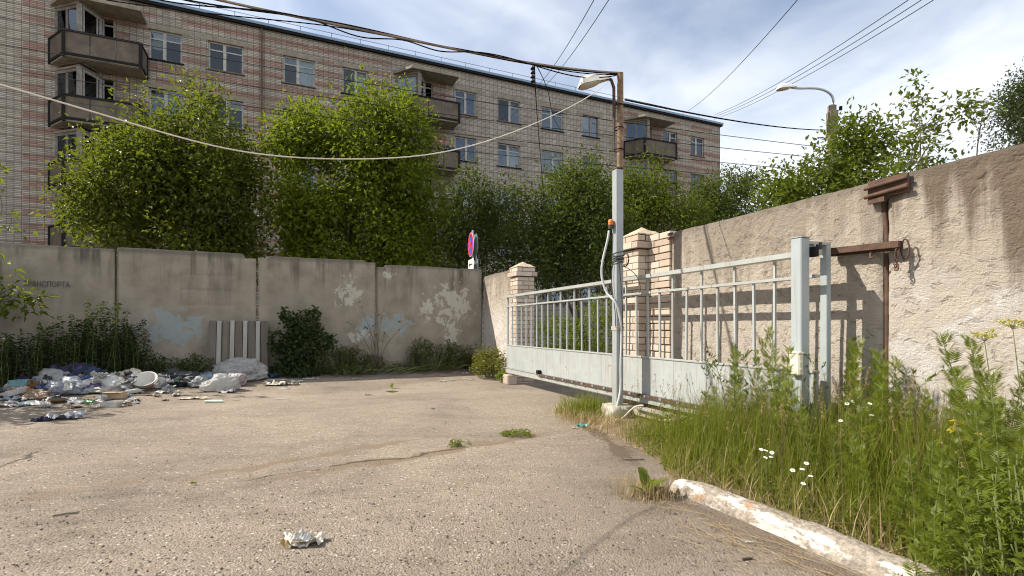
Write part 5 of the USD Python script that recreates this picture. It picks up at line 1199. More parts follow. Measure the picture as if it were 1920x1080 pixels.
# straw litter lying on the asphalt in front of the kerb and the footing
def litter(n, centre, sx, sy, rng, L=(0.05, 0.35)):
    mb = MB()
    for _ in range(n):
        p = np.array([*centre, 0.0]); a = rng.normal() * sx; b = rng.normal() * sy; p = gw(a + centre[0], b + centre[1]); th = rng.normal() * 0.5 + GR if rng.random() < 0.6 else rng.uniform(0, pi)
        l = rng.uniform(*L); q = p + (math.cos(th) * l, math.sin(th) * l, 0); m_ = (p + q) / 2 + (rng.normal() * l * 0.08, rng.normal() * l * 0.08, 0)
        P = np.array([p, m_, q]); P[:, 2] = ground_h(P[:, 0], P[:, 1]) + 0.008 + rng.uniform(0, 0.02, 3); mb.tube(P, 0.0013, 3, False)
    return mb
mb = litter(110, (8.5, -1.95), 0.60, 0.12, rng); tag(mb.build('straw_litter', M['straw']), 'dry stalks lying on the asphalt along the kerb', 'straw', None, 'stuff')
mb = litter(420, (5.3, -1.02), 0.75, 0.16, rng, (0.03, 0.16)); tag(mb.build('straw_litter', M['straw']), 'dry stalks lying before the footing of the lamp pole', 'straw', None, 'stuff')

def fern_leaf(L, pairs, rng):
    """A pinnate leaf along +x, arching down: rachis with toothed leaflets."""
    V, Fc, n = [], [], 0
    s = np.linspace(0.12, 1, pairs)
    for a in s:
        c = np.array([a * L, 0, 0.10 * L * a - 0.30 * L * a * a]); l = L * 0.40 * math.sin(min(1.0, 0.25 + a * 0.9) * pi * 0.93 + 0.05) + 0.004
        for sg in (-1, 1):
            dr = np.array([0.55, sg * 0.83, -0.12]); up = np.array([0, 0, 1.0]); w = np.cross(dr, up) * l * 0.125
            V += [c, c + dr * l * 0.45 + w, c + dr * l, c + dr * l * 0.45 - w]; Fc += [[n, n + 1, n + 2], [n, n + 2, n + 3]]; n += 4
    w = L * 0.012
    for a, b in zip(np.linspace(0, 0.8, 4), np.linspace(0.25, 1, 4)):
        f = lambda x: np.array([x * L, 0, 0.10 * L * x - 0.30 * L * x * x + 0.001])
        V += [f(a) + (0, w, 0), f(b) + (0, w * .7, 0), f(b) - (0, w * .7, 0), f(a) - (0, w, 0)]; Fc += [[n, n + 1, n + 2], [n, n + 2, n + 3]]; n += 4
    return np.array(V), np.array(Fc)
def tall_weed(seed, h, nl, leafL, label, group, loc_=(0, 0, -50)):
    rng = np.random.default_rng(seed); t = thing('tansy_plant', label, 'weed', loc_, 0, group)
    lean = np.array([rng.normal() * 0.10, rng.normal() * 0.10, 1.0]); pts = spline([(0, 0, 0), lean * h * 0.5 + (rng.normal() * 0.02, rng.normal() * 0.02, 0), lean * h], 12)
    mb = MB(); mb.tube(pts, np.linspace(0.0055, 0.002, 12), 5)
    fo = MB()
    for k in range(nl):
        a = 0.10 + 0.90 * k / nl; p = pts[0] + (np.interp(a, np.linspace(0, 1, 12), pts[:, 0]), np.interp(a, np.linspace(0, 1, 12), pts[:, 1]), np.interp(a, np.linspace(0, 1, 12), pts[:, 2]))
        v, f = fern_leaf(leafL * rng.uniform(0.75, 1.15) * (1.1 - 0.72 * a), 8, rng); el = -0.25 - 0.85 * a
        v = R.from_euler('yz', [el + rng.normal() * 0.15, k * 2.4 + rng.normal() * 0.3]).apply(v) + p; fo.add(v, f)
    mb.build('stem', M['stem'], t, 60); fo.build('foliage', M['weed'], t)
    return t
protos = [tall_weed(100 + k, h, nl, L, 'green tansy plant with feathery leaves rising through the tall grass', 'tansy plants in the weedy bed') for k, (h, nl, L) in enumerate([(1.00, 42, 0.215), (0.84, 38, 0.20), (1.2, 46, 0.225), (0.66, 32, 0.185), (0.94, 42, 0.185)])]
spots = [  # u, ground distance y, prototype, scale : along the posts, the wall foot and the near right corner
    (1400, 5.0, 0, 1.0), (1452, 4.7, 2, 0.98), (1375, 5.4, 1, 1.0), (1475, 4.55, 0, 1.05), (1440, 4.3, 1, 0.9), (1580, 4.4, 0, 1.08), (1610, 4.25, 1, 1.1), (1560, 4.0, 3, 1.1),
    (1680, 4.15, 2, 0.85), (1655, 4.0, 4, 0.9), (1720, 3.95, 1, 0.85), (1790, 3.5, 3, 1.1), (1815, 3.3, 0, 0.95), (1845, 3.1, 2, 0.78), (1880, 2.75, 2, 0.98), (1900, 2.6, 0, 1.05), (1860, 2.5, 4, 0.9), (1890, 2.3, 1, 0.85), (1915, 2.9, 2, 0.95), (1780, 2.75, 3, 0.9), (1820, 2.45, 3, 1.0), (1760, 2.5, 3, 0.8), (1700, 2.9, 3, 0.8), (1850, 2.2, 1, 0.75), (1905, 2.15, 3, 1.0), (1720, 2.35, 3, 0.7), (1790, 2.2, 3, 0.75), (1610, 3.4, 3, 0.8), (1500, 4.1, 3, 0.8), (1335, 5.6, 3, 0.8), (1310, 5.9, 3, 0.7), (1640, 3.2, 3, 0.7), (1940, 2.5, 0, 1.0), (1950, 2.2, 4, 0.9), (1385, 5.0, 4, 1.0), (1425, 4.75, 4, 1.05), (1462, 4.9, 2, 0.9), (1490, 4.4, 1, 1.0), (1570, 4.55, 2, 0.92), (1595, 4.5, 4, 1.15), (1630, 4.3, 0, 1.0), (1625, 3.8, 1, 1.0), (1660, 4.35, 0, 0.95), (1700, 4.1, 1, 0.95), (1690, 3.6, 4, 0.8), (1740, 3.6, 4, 0.8), (1770, 3.7, 0, 0.8), (1800, 3.0, 4, 0.85), (1830, 2.8, 0, 0.8), (1865, 3.0, 0, 0.95), (1895, 3.1, 2, 0.85), (1740, 3.0, 3, 0.9), (1670, 2.9, 3, 0.8), (1720, 2.7, 3, 0.9), (1850, 2.7, 1, 0.8), (1560, 3.5, 3, 0.8), (1530, 3.8, 3, 0.9), (1880, 2.45, 0, 0.8)]
used = set(); rr = random.Random(4)
for u, yy, k, sc_ in spots:
    x = (u - 960) / 960 * yy; z = float(bed_h(np.array([[x, yy]]))[0][0]); 
    if z < -0.02: z = float(ground_h(x, yy))
    if k not in used:
        used.add(k); xf = UsdGeom.Xformable(protos[k]); ops = xf.GetOrderedXformOps(); ops[0].Set(Gf.Vec3d(x, yy, z)); continue
    lab, gr_ = (('feathery tansy plant before the gate panel left of the thick post', 'tansy plants before the gate panel') if u < 1500 and yy > 4.2 else ('feathery tansy plant at the wall foot between the gate posts and the rusty rod', 'tansy plants by the rusty rod') if u < 1710 and yy > 3.7 else
               ('feathery tansy plant in the grass just behind the white kerb', 'tansy plants behind the kerb') if u < 1760 else ('tall feathery tansy plant against the stained wall near the right edge', 'tansy plants before the stained wall') if yy > 2.74 else ('large feathery tansy plant in the lower right corner', 'tansy plants in the lower right corner'))
    dup(protos[k], (x, yy, z), rr.uniform(0, 6.28), lab, gr_, scale=sc_)
# mugwort stems with narrow leaves, thin and upright
def mugwort(seed, h, label, loc_):
    rng = np.random.default_rng(seed); t = thing('mugwort', label, 'weed', loc_); pts = spline([(0, 0, 0), (rng.normal() * .03, rng.normal() * .03, h * .5), (rng.normal() * .10, rng.normal() * .1, h)], 12)
    mb = MB(); mb.tube(pts, np.linspace(0.004, 0.0015, 12), 5); C, A = [], []
    for k in range(int(h * 42)):
        a = rng.uniform(0.12, 1); p = np.array([np.interp(a, np.linspace(0, 1, 12), pts[:, q]) for q in range(3)]); C.append(p); th = rng.uniform(0, 2 * pi); A.append((math.cos(th) * 1.5, math.sin(th) * 1.5, 2.2))
    for k in range(7):
        a = rng.uniform(0.45, 0.9); p = np.array([np.interp(a, np.linspace(0, 1, 12), pts[:, q]) for q in range(3)]); th = rng.uniform(0, 2 * pi); q = p + np.array([math.cos(th) * .12, math.sin(th) * .12, .12]) * rng.uniform(0.6, 1.4); mb.tube([p, (p + q) / 2 + (0, 0, -.01), q], 0.0016, 4)
        for e_ in range(6): C.append(p + (q - p) * rng.uniform(0.3, 1)); A.append((math.cos(th), math.sin(th), 1.5))
    mb.build('stem', M['stem'], t, 60); obj('foliage', leaf_quads(np.array(C), 0.045, rng, 0.5, 0.28, -0.2, np.array(A)), M['leaf_box'], t)
for k, (u, yy, h, lab) in enumerate([(1325, 5.35, 0.85, 'slender mugwort standing before the gate panel left of the others'), (1352, 5.15, 1.0, 'slender mugwort with spread side twigs before the gate panel'), (1420, 4.75, 1.05, 'slender mugwort just left of the thick gate post'), (1735, 3.9, 0.9, 'greyish slender mugwort against the stained wall'), (1530, 4.5, 0.95, 'slender mugwort between the two gate posts')]):
    x = (u - 960) / 960 * yy; mugwort(300 + k, h, lab, (x, yy, float(bed_h(np.array([[x, yy]]))[0][0])))
# umbel plants at the right edge
def umbel(loc_, top, r, label, seed):
    rng = np.random.default_rng(seed); t = thing('umbel_flower', label, 'flower', loc_); top = np.array(top) - loc_
    pts = spline([(0, 0, 0), top * (0.45, 0.45, 0.6), top], 10); mb = MB(); mb.tube(pts, np.linspace(0.004, 0.002, 10), 5); fl = MB()
    for k in range(16):
        th = k * 2.4; q = r * math.sqrt((k + 0.5) / 16); p = top + (math.cos(th) * q, math.sin(th) * q, 0.035 + 0.01 * rng.normal()); mb.tube([top, p], 0.0011, 3)
        for _ in range(7): fl.tm(trimesh.creation.icosphere(0, 0.0042).apply_translation(p + rng.normal(size=3) * (0.008, 0.008, 0.004)))
    mb.build('stem', M['stem'], t); fl.build('flowers', M['umbel'], t)
umbel((2.62, 2.72, 0.06), W(1846, 640, 2.75), 0.05, 'yellowish flower umbel on a slanting stalk against the pale wall', 5)
umbel((2.70, 2.66, 0.06), W(1899, 617, 2.7), 0.055, 'larger yellowish flower umbel at the right edge', 6)
# white daisies
def daisy(loc_, top, label, seed, group='white daisies in the grass'):
    rng = np.random.default_rng(seed); t = thing('daisy', label, 'flower', loc_, 0, group); top = np.array(top) - loc_
    mb = MB(); mb.tube(spline([(0, 0, 0), top * (0.4, 0.4, 0.55), top], 8), 0.0022, 4); mb.build('stem', M['stem'], t)
    V, Fc, n = [], [], 0; tl = R.from_euler('xz', [rng.normal() * 0.3 + 0.35, rng.normal() * 0.4])
    for k in range(11):
        th = k * 2 * pi / 11; dr = np.array([math.cos(th), math.sin(th), 0.12]); sd = np.array([-math.sin(th), math.cos(th), 0]); V += [dr * 0.004, dr * 0.011 + sd * 0.0035, dr * 0.0175, dr * 0.011 - sd * 0.0035]; Fc += [[n, n + 1, n + 2], [n, n + 2, n + 3]]; n += 4
    obj('petals', (tl.apply(np.array(V)) + top, np.array(Fc)), M['petal'], t)
    m = trimesh.creation.icosphere(1, 0.006); obj('centre', (tl.apply(np.array(m.vertices) * (1, 1, .6)) + top, np.array(m.faces)), M['umbel'], t, True)
for k, (u, v_, yy) in enumerate([(1600, 753, 3.9), (1622, 764, 3.85), (1631, 757, 3.95), (1576, 789, 3.7), (1634, 779, 3.75), (1588, 757, 3.9), (1427, 843, 3.75), (1436, 845, 3.7), (1447, 849, 3.7), (1435, 858, 3.65), (1486, 882, 3.35), (1504, 880, 3.35), (1512, 869, 3.4), (1506, 907, 3.25), (1520, 893, 3.3), (1446, 857, 3.7)]):
    tp = W(u, v_, yy); x, y0 = tp[0] + 0.02, yy + 0.02; z = float(bed_h(np.array([[x, y0]]))[0][0]); z = max(z, 0.0)
    cl = 0 if u > 1560 else 1 if u < 1460 else 2
    daisy((x, y0, z), tp, ('small white daisy in the cluster right of the gate posts', 'small white daisy in the left cluster before the gate panel', 'small white daisy in the cluster nearest the white kerb')[cl], 500 + k, ('daisies right of the gate posts', 'daisies before the gate panel', 'daisies nearest the kerb')[cl])
e = [(*W(1800, 800, 3.05), 0.03, 0.03, 0.05), (*W(1825, 830, 3.0), 0.06, 0.04, 0.06)]
bush('yellow_leaves', 'bright yellow leaves glowing in the grass at the right', 'weeds', (e[0][0], e[0][1], 0.05), [(*x[:2], x[2], *x[3:]) for x in e], 60, 0.06, M['leaf_gold'], 40, 4, 0.6)
e = [(*W(1890, 1010, 2.1), 0.24, 0.22, 0.14), (*W(1925, 950, 2.2), 0.2, 0.25, 0.2), (*W(1820, 1030, 2.2), 0.25, 0.2, 0.08)]
bush('leafy_weed', 'dense dark leafy weed filling the lower right corner', 'weeds', (e[0][0], e[0][1], 0.03), e, 800, 0.05, M['weed'], 41, 30, 0.3)

def rosette(name, label, u, v_, nl, L, mat, seed, up=0.7, wid=0.28):
    """Broad leaves rising from one point of the ground."""
    rng = np.random.default_rng(seed); p = gp(u, v_); t = thing(name, label, 'weed', tuple(p))
    for k in range(nl):
        th = k * 2.4 + rng.normal() * 0.3; l = L * rng.uniform(0.7, 1.15); S = np.linspace(0, 1, 9); el = up * rng.uniform(0.7, 1.3)
        c = np.stack([S * l * math.cos(el) + 0.1 * l * S ** 2, 0 * S, S * l * math.sin(el) - 0.28 * l * S ** 2], 1); w = l * wid * np.sin(np.clip(S * 0.92 + 0.06, 0, 1) * pi) ** 0.7 * (1 + 0.16 * np.cos(np.arange(9) * pi))
        a, b = c + np.column_stack([0 * S, w / 2, 0.25 * w]), c - np.column_stack([0 * S, w / 2, -0.25 * w]); v = R.from_euler('z', th).apply(np.stack([a, c, b], 1).reshape(-1, 3)); i = np.arange(8)
        f = np.vstack([np.stack([i * 3 + o, i * 3 + o + 1, i * 3 + 4 + o, i * 3 + 3 + o], 1) for o in (0, 1)])
        obj('leaf', (v + (0, 0, 0.005), f), mat, t, True)
rosette('burdock_plant', 'upright broad leaved weed at the end of the white kerb', 1213, 930, 9, 0.24, M['weed'], 61, 1.05, 0.26)
rosette('broadleaf_weed', 'pale green drooping leaves under the gate beside the sawn block', 1265, 812, 9, 0.26, M['leaf_yel'], 62, 0.6, 0.5)
rosette('asphalt_weed', 'flat green weed in the asphalt before the olive weeds', 733, 735, 12, 0.13, M['weed'], 63, 0.25, 0.3)
def tuft(name, label, u, v_, w, h, n, mat, seed, leaf=0.03):
    p = gp(u, v_); bush(name, label, 'weed', tuple(p), [(p[0], p[1], p[2] + h * 0.55, w, w * 0.5, h * 0.8)], n, leaf, mat, seed, 0, 0.5, None, 0.3)
tuft('asphalt_weed', 'long low green weed in the asphalt joint nearest the gate', 968, 818, 0.22, 0.06, 420, M['leaf_lime'], 64)
tuft('asphalt_weed', 'small green tuft in the asphalt joint left of the long weed', 855, 838, 0.08, 0.06, 130, M['leaf_lime'], 65)
tuft('asphalt_weed', 'tiny green tuft beside the small tuft in the asphalt joint', 879, 834, 0.03, 0.035, 40, M['leaf_lime'], 66, 0.022)
tuft('asphalt_weed', 'tiny sprig in the middle of the bare asphalt', 362, 910, 0.03, 0.03, 26, M['leaf_lime'], 67, 0.025)
tuft('asphalt_weed', 'tiny sprig right of the lone sprig on the asphalt', 468, 896, 0.025, 0.025, 20, M['leaf_lime'], 68, 0.02)
rosette('sprout', 'upright sprout rising from the flat weed before the wall', 735, 728, 7, 0.14, M['leaf_lime'], 69, 1.25, 0.3)
# grass tuft around the footing
P = np.array([gw(4.42 + rng.normal() * 0.20, -0.58 + rng.normal() * 0.14)[:2] for _ in range(900)]); P3 = np.column_stack([P, ground_h(P[:, 0], P[:, 1])])
tag(obj('grass_tuft', blades(P3, rng.uniform(0.08, 0.40, len(P)), rng, 0.0045, 0.6), M['grass']), 'clump of grass at the foot of the lamp pole', 'grass', None, 'stuff')
P = np.array([gw(4.75 + rng.normal() * 0.42, -0.78 + rng.normal() * 0.12)[:2] for _ in range(1100)]); P3 = np.column_stack([P, ground_h(P[:, 0], P[:, 1])])
tag(obj('dry_grass', blades(P3, rng.uniform(0.04, 0.22, len(P)), rng, 0.003, 0.9), M['straw']), 'dry grass around the limewashed footing', 'grass', None, 'stuff')
P = np.array([(gp(1215, 932)[:2] + rng.normal(size=2) * (0.10, 0.08)) for _ in range(320)]); P3 = np.column_stack([P, ground_h(P[:, 0], P[:, 1])])
tag(obj('dry_grass', blades(P3, rng.uniform(0.04, 0.20, len(P)), rng, 0.0025, 0.8), M['straw']), 'dry stalks around the broad leaved weed at the kerb end', 'grass', None, 'stuff')

# ------------------------------------------------------------------ gravel on the asphalt
def gravel(n, seed):
    rng = np.random.default_rng(seed); ico = trimesh.creation.icosphere(0); V0, F0_ = np.array(ico.vertices), np.array(ico.faces)
    yy = 1.9 * (12 / 1.9) ** rng.uniform(0, 1, n) ** 1.15; xx = rng.uniform(-1.05, 0.75, n) * yy
    keep = (xx < 0.30 * yy + 0.35) & ((xx - C0[0]) * LN[0] + (yy - C0[1]) * LN[1] < -0.4); xx, yy = xx[keep], yy[keep]; n = len(xx)
    r = np.clip(0.0029 * np.exp(rng.normal(size=n) * 0.5), 0.0013, 0.009); rot = R.random(n, random_state=seed).as_matrix(); sc = rng.uniform(0.55, 1.2, (n, 3)) * r[:, None]; sc[:, 2] *= 0.7
    v = np.einsum('nij,kj->nki', rot, V0) * sc[:, None]; v = v + np.column_stack([xx, yy, ground_h(xx, yy) + r * 0.35])[:, None]
    f = (F0_[None] + np.arange(n)[:, None, None] * len(V0)).reshape(-1, 3)
    return v.reshape(-1, 3), f
tag(obj('loose_gravel', gravel(17000, 3), M['pebble']), 'loose grit scattered over the worn asphalt', 'gravel', None, 'stuff')
g_s = thing('stick', 'thin grey stick lying on the asphalt at the left', 'stick', tuple(gp(122, 966))); mb = MB(); mb.tube([(-0.06, -0.03, 0.008), (0, 0.0, 0.010), (0.06, 0.035, 0.008)], 0.006, 5); mb.build('twig', M['bark_pale'], g_s)
g_s = thing('flat_chip', 'flat grey chip lying on the asphalt before the weedy bed', 'chip', tuple(gp(1190, 862))); mb = MB(); mb.tm(cbox((-0.10, -0.02, 0), (0.04, 0.02, 0.012), 0.004)); mb.tm(cbox((0.045, -0.015, 0), (0.09, 0.03, 0.01), 0.003)); mb.build('chips', M['plank_d'], g_s)
g_s = thing('stub', 'short dark stub lying on the asphalt beside the kerb', 'stub', tuple(gp(1402, 1050)), 0.2); mb = MB(); mb.tube([(-0.035, 0, 0.008), (0.035, 0.004, 0.009)], 0.007, 7); mb.build('stub', M['bark'], g_s)

# ------------------------------------------------------------------ rubbish
def crumple(sx, sy, sz, seed, freq=1.25, amp=0.42, sub=5):
    """A bag or heap of cloth: a slack outline with sharp creases, flattened where it lies on the ground."""
    m = trimesh.creation.icosphere(sub); v = np.array(m.vertices); q = v * freq + seed * 3.7
    r = 1 + amp * (fbm(q, 3, seed) - 0.5) * 2.2
    w = q + 0.35 * np.stack([fbm(q * 1.5, 2, seed + k) for k in (20, 21, 22)], 1)
    for k, (fr, am) in enumerate(((1.7, 0.22), (3.4, 0.13), (7.0, 0.06))):
        r = r + amp * am * 2 * (0.5 - np.abs(2 * noise(w * fr, seed + 30 + k) - 1))
    v = v * np.maximum(r, 0.35)[:, None] * (sx, sy, sz); v[:, 2] = np.where(v[:, 2] < -0.2 * sz, -0.2 * sz + (v[:, 2] + 0.2 * sz) * 0.15, v[:, 2]); v[:, 2] -= v[:, 2].min()
    return v, np.array(m.faces)
def sheet(L, Wd, seed, hgt=0.05, n=26, freq=7.0, curl=0.0, torn=True):
    """A crumpled sheet lying on the ground with a torn outline, 2 mm thick."""
    x, y = np.meshgrid(np.linspace(-0.5, 0.5, n), np.linspace(-0.5, 0.5, n), indexing='ij'); P = np.stack([x * L, y * Wd, 0 * x], -1)
    q = P * freq / max(L, Wd) * 0.45 + seed * 1.7
    z = hgt * (np.abs(fbm(q * 1.6, 4, seed) - 0.5) * 2.6 + 0.5 * fbm(q * 0.7, 2, seed + 1)) + curl * (np.abs(x) * 2) ** 3
    ox = 1 + (0.35 * (fbm(np.stack([y * 3, x * 0, y * 0 + seed], -1), 3, seed + 4) - 0.5) if torn else 0); oy = 1 + (0.35 * (fbm(np.stack([x * 3, y * 0, y * 0 + seed], -1), 3, seed + 6) - 0.5) if torn else 0)
    P[..., 0] *= ox; P[..., 1] *= oy; P[..., :2] += 0.10 * min(L, Wd) * (np.stack([fbm(q, 3, seed + 2), fbm(q, 3, seed + 3)], -1) - 0.5); P[..., 2] = z - z.min() + 0.004
    top = P.reshape(-1, 3); bot = top - (0, 0, 0.002); m = len(top); i, j = np.meshgrid(np.arange(n - 1), np.arange(n - 1), indexing='ij'); f = np.stack([i * n + j, (i + 1) * n + j, (i + 1) * n + j + 1, i * n + j + 1], -1).reshape(-1, 4)
    ring = np.concatenate([np.arange(n) * n, (n - 1) * n + np.arange(1, n), (np.arange(n - 2, -1, -1)) * n + n - 1, np.arange(n - 2, 0, -1)]); r2 = np.roll(ring, -1)
    return np.vstack([top, bot]), np.vstack([f, f[:, ::-1] + m, np.stack([r2, ring, ring + m, r2 + m], 1)])
for k, c in dict(white=(0.58, 0.57, 0.54), grey=(0.33, 0.33, 0.32), beige=(0.50, 0.42, 0.32), black=(0.02, 0.02, 0.022), blue=(0.05, 0.08, 0.18), paleblue=(0.34, 0.41, 0.50), pink=(0.45, 0.36, 0.36), teal=(0.10, 0.22, 0.24), green=(0.05, 0.28, 0.14), orange=(0.42, 0.18, 0.05), red=(0.55, 0.06, 0.05), brown=(0.20, 0.13, 0.08)).items(): M['p_' + k] = plastic_mat('refuse_' + k, c, 0.15 if k in ('white', 'grey', 'paleblue', 'pink', 'green') else 0)
M['p_print'] = plastic_mat('refuse_printed', (0.46, 0.46, 0.46), 0.1, 0.4, (0.22, 0.245, 0.30), 9)
M['p_cloth'] = plastic_mat('cloth_dark', (0.015, 0.018, 0.05), 0, 0.9, (0.06, 0.04, 0.10), 6)
M['p_clothblue'] = plastic_mat('cloth_blue', (0.010, 0.014, 0.03), 0, 0.9, (0.025, 0.045, 0.11), 8)
M['p_wrap'] = plastic_mat('wrapper_print', (0.40, 0.26, 0.09), 0.1, 0.4, (0.68, 0.66, 0.61), 13)
M['card'] = simple('cardboard', (0.34, 0.24, 0.15), 0.9, var=0.15)
M['ceramic'] = simple('enamel', (0.52, 0.50, 0.44), 0.3, var=0.05)
g = G(); pb = g('principled_bsdf', base_color=(0.46, 0.45, 0.43), roughness=0.25, normal=g('bump', height=g.noise(g.obj(), 11, 5, 0.6, 1.5), strength=0.8, distance=0.04).normal).BSDF
M['film'] = g.done('cloudy_film', g('mix_closure', fac=0.45, closure1=pb, closure2=g('translucent_bsdf', color=(0.6, 0.6, 0.58)).BSDF).closure)
def bag(label, u, v_, sx, sy, sz, mat, seed, cat='bag', name='rubbish_bag', lift=0.0, amp=0.42, rz=0.0, knot=None):
    p = gp(u, v_); t = thing(name, label, cat, (p[0], p[1], p[2] + lift - 0.01), rz)
    obj('body', crumple(sx, sy, sz * 0.8, seed, amp=amp), mat, t, 60)
    if knot:
        kp = np.array(knot); obj('tied_end', (crumple(0.05, 0.03, 0.07, seed + 1, 2, 0.6, 2)[0] + kp, np.array(trimesh.creation.icosphere(2).faces)), mat, t, 60)
    return t
def flat(label, u, v_, L, Wd, mat, seed, h=0.04, cat='litter', name='plastic_sheet', rz=0.0, lift=0.0, group=None, curl=0.0):
    p = gp(u, v_); t = thing(name, label, cat, (p[0], p[1], p[2] + lift), rz, group); obj('sheet', sheet(L, Wd, seed, h, curl=curl), mat, t, 50); return t
def tub(label, u, v_, a, b, h, mat, name='plastic_tub', rz=0.0, lift=0.0, cat='tub', tilt=None, flare=1.15, wall=0.004):
    p = gp(u, v_); t = thing(name, label, cat, (p[0], p[1], p[2] + lift), rz, tilt=tilt); V = []; sq = [(-1, -1), (1, -1), (1, 1), (-1, 1)]
    for (s, z, ins) in ((1, 0, 0), (flare, h, 0), (flare, h, wall), (1, wall, wall)):
        V += [((a / 2 * s - ins) * x, (b / 2 * s - ins) * y, z) for x, y in sq]
    F_ = [[3, 2, 1, 0]]
    for k in range(3): F_ += [[k * 4 + i, k * 4 + (i + 1) % 4, (k + 1) * 4 + (i + 1) % 4, (k + 1) * 4 + i] for i in range(4)]
    F_.append([12, 13, 14, 15]); obj('tray', (np.array(V, float), np.array(F_)), mat, t)
    return t
# bulk of the heap, back row first
flat('grey crushed film spread at the foot of the heap', 250, 700, 0.9, 0.5, M['p_grey'], 1, 0.16)
bag('large heap of dark blue and purple clothes on top of the rubbish', 140, 722, 0.52, 0.36, 0.36, M['p_cloth'], 2, 'clothes', 'clothes_heap', 0.06, 0.55)
bag('blue jacket thrown over the heap beside the dark clothes', 165, 727, 0.34, 0.22, 0.30, M['p_clothblue'], 3, 'clothes', 'blue_jacket', 0.05, 0.6)
bag('pale grey crushed bag left of the clothes heap', 103, 728, 0.32, 0.26, 0.30, M['p_grey'], 4, lift=0.02, amp=0.55)
bag('white bag with blue print in front of the clothes heap', 130, 738, 0.34, 0.24, 0.26, M['p_print'], 5, amp=0.5)
bag('big full white sack in the middle of the heap', 203, 734, 0.34, 0.27, 0.30, M['p_white'], 6, 'sack', 'white_sack', amp=0.28)
bag('second white sack crushed against the big sack', 170, 735, 0.28, 0.22, 0.22, M['p_white'], 7, 'sack', 'white_sack', amp=0.4)
flat('torn brown cardboard lying on the big white sack', 195, 733, 0.30, 0.20, M['card'], 8, 0.05, 'cardboard', 'cardboard_piece', 0.3, 0.28)
bag('beige sack between the big white sack and the bowl', 246, 722, 0.27, 0.22, 0.30, M['p_beige'], 9, 'sack', 'beige_sack', amp=0.4)
bag('small black bag behind the beige sack', 228, 716, 0.16, 0.14, 0.34, M['p_black'], 10, amp=0.4)
bag('white crumpled bag left of the bowl', 255, 728, 0.16, 0.14, 0.24, M['p_white'], 11, amp=0.55)
bag('crumpled silver film along the back of the heap', 205, 706, 0.40, 0.22, 0.30, M['film'], 12, 'film', 'plastic_film', amp=0.5)
p = gp(273, 731); bw = thing('enamel_bowl', 'cream round basin tipped towards the yard beside the beige sack', 'basin', (p[0], p[1], p[2] + 0.17), 0.25, tilt=(38, 0, 0))
v, f = lathe([(0.0, -0.09), (0.10, -0.09), (0.17, 0.0), (0.195, 0.055), (0.205, 0.06), (0.206, 0.068), (0.188, 0.064), (0.162, 0.004), (0.095, -0.082), (0.0, -0.082)], 32); obj('bowl', (v, f), M['ceramic'], bw, 40)
bag('white bag with red print right of the basin', 298, 727, 0.13, 0.12, 0.22, M['p_white'], 13, amp=0.45)
p = gp(293, 730); c_ = thing('red_label', 'red label scrap between the basin and the white bag', 'litter', (p[0], p[1] - 0.12, p[2] + 0.05)); obj('scrap', sheet(0.08, 0.07, 3, 0.03, 8), M['p_red'], c_, 40)
bag('crumpled black bag right of the basin', 335, 722, 0.38, 0.28, 0.27, M['p_black'], 14, amp=0.55)
flat('bright green scrap on the black bag', 319, 716, 0.18, 0.10, M['p_green'], 15, 0.05, lift=0.24, name='green_scrap')
flat('small green scrap on the front of the black bag', 330, 727, 0.10, 0.08, M['p_green'], 16, 0.04, lift=0.12, name='green_scrap')
bag('pale blue and white bag between the black bag and the clear bags', 381, 713, 0.30, 0.18, 0.16, M['p_paleblue'], 17, amp=0.5)
bag('crumpled grey papers before the pale blue bag', 372, 724, 0.20, 0.14, 0.16, M['p_grey'], 18, 'papers', 'paper_heap', amp=0.6)
flat('orange wrapper before the pale blue bag', 387, 723, 0.13, 0.10, M['p_orange'], 19, 0.08, name='orange_wrapper')
bag('white translucent bag lying forward of the others at the right', 416, 731, 0.31, 0.22, 0.26, M['film'], 20, amp=0.4)
flat('crumpled paper at the foot of the white translucent bag', 425, 736, 0.30, 0.18, M['p_white'], 21, 0.10, name='crumpled_paper')
bag('very large cloudy plastic bag leaning on the pallet', 450, 712, 0.52, 0.34, 0.42, M['film'], 22, amp=0.42)
bag('pinkish bag before the large cloudy bag', 437, 722, 0.24, 0.18, 0.20, M['p_pink'], 23, amp=0.55)
tub('teal plastic bowl at the left end of the heap', 42, 738, 0.26, 0.2, 0.10, M['p_teal'], 'plastic_bowl', 0.2, 0.16)
tub('white foam tray at the far left of the heap', 22, 746, 0.42, 0.25, 0.09, M['p_white'], 'foam_tray', -0.4, 0.05, 'tray', (14, -10, 0))
tub('white plastic food tub in front of the heap', 209, 763, 0.22, 0.14, 0.085, M['p_white'], 'plastic_tub', 0.12)
tub('small white cup box beside the food tub', 190, 751, 0.12, 0.10, 0.09, M['p_white'], 'plastic_tub', -0.25, 0.0, 'tub', None, 1.1)
p = gp(216, 747); cb = thing('carton', 'small brown carton behind the food tub', 'carton', tuple(p), 0.1); mb = MB(); mb.tm(cbox((-0.16, -0.08, 0), (0.16, 0.08, 0.11), 0.006)); mb.build('box', M['card'], cb); mb = MB(); mb.box((-0.155, -0.13, 0.112), (0.155, -0.0, 0.116)); mb.build('flap', M['card'], cb)
p = gp(402, 755); cb = thing('plastic_tube', 'pale green tube lying on the asphalt before the bags', 'tube', (p[0], p[1], p[2] + 0.024), 0.08); v, f = lathe([(0, -0.15), (0.02, -0.15), (0.024, -0.14), (0.024, 0.12), (0.016, 0.13), (0.016, 0.15), (0, 0.15)], 14); obj('tube', (v[:, [2, 0, 1]], f), simple('pale_green', (0.50, 0.60, 0.48), 0.4), cb, 40)
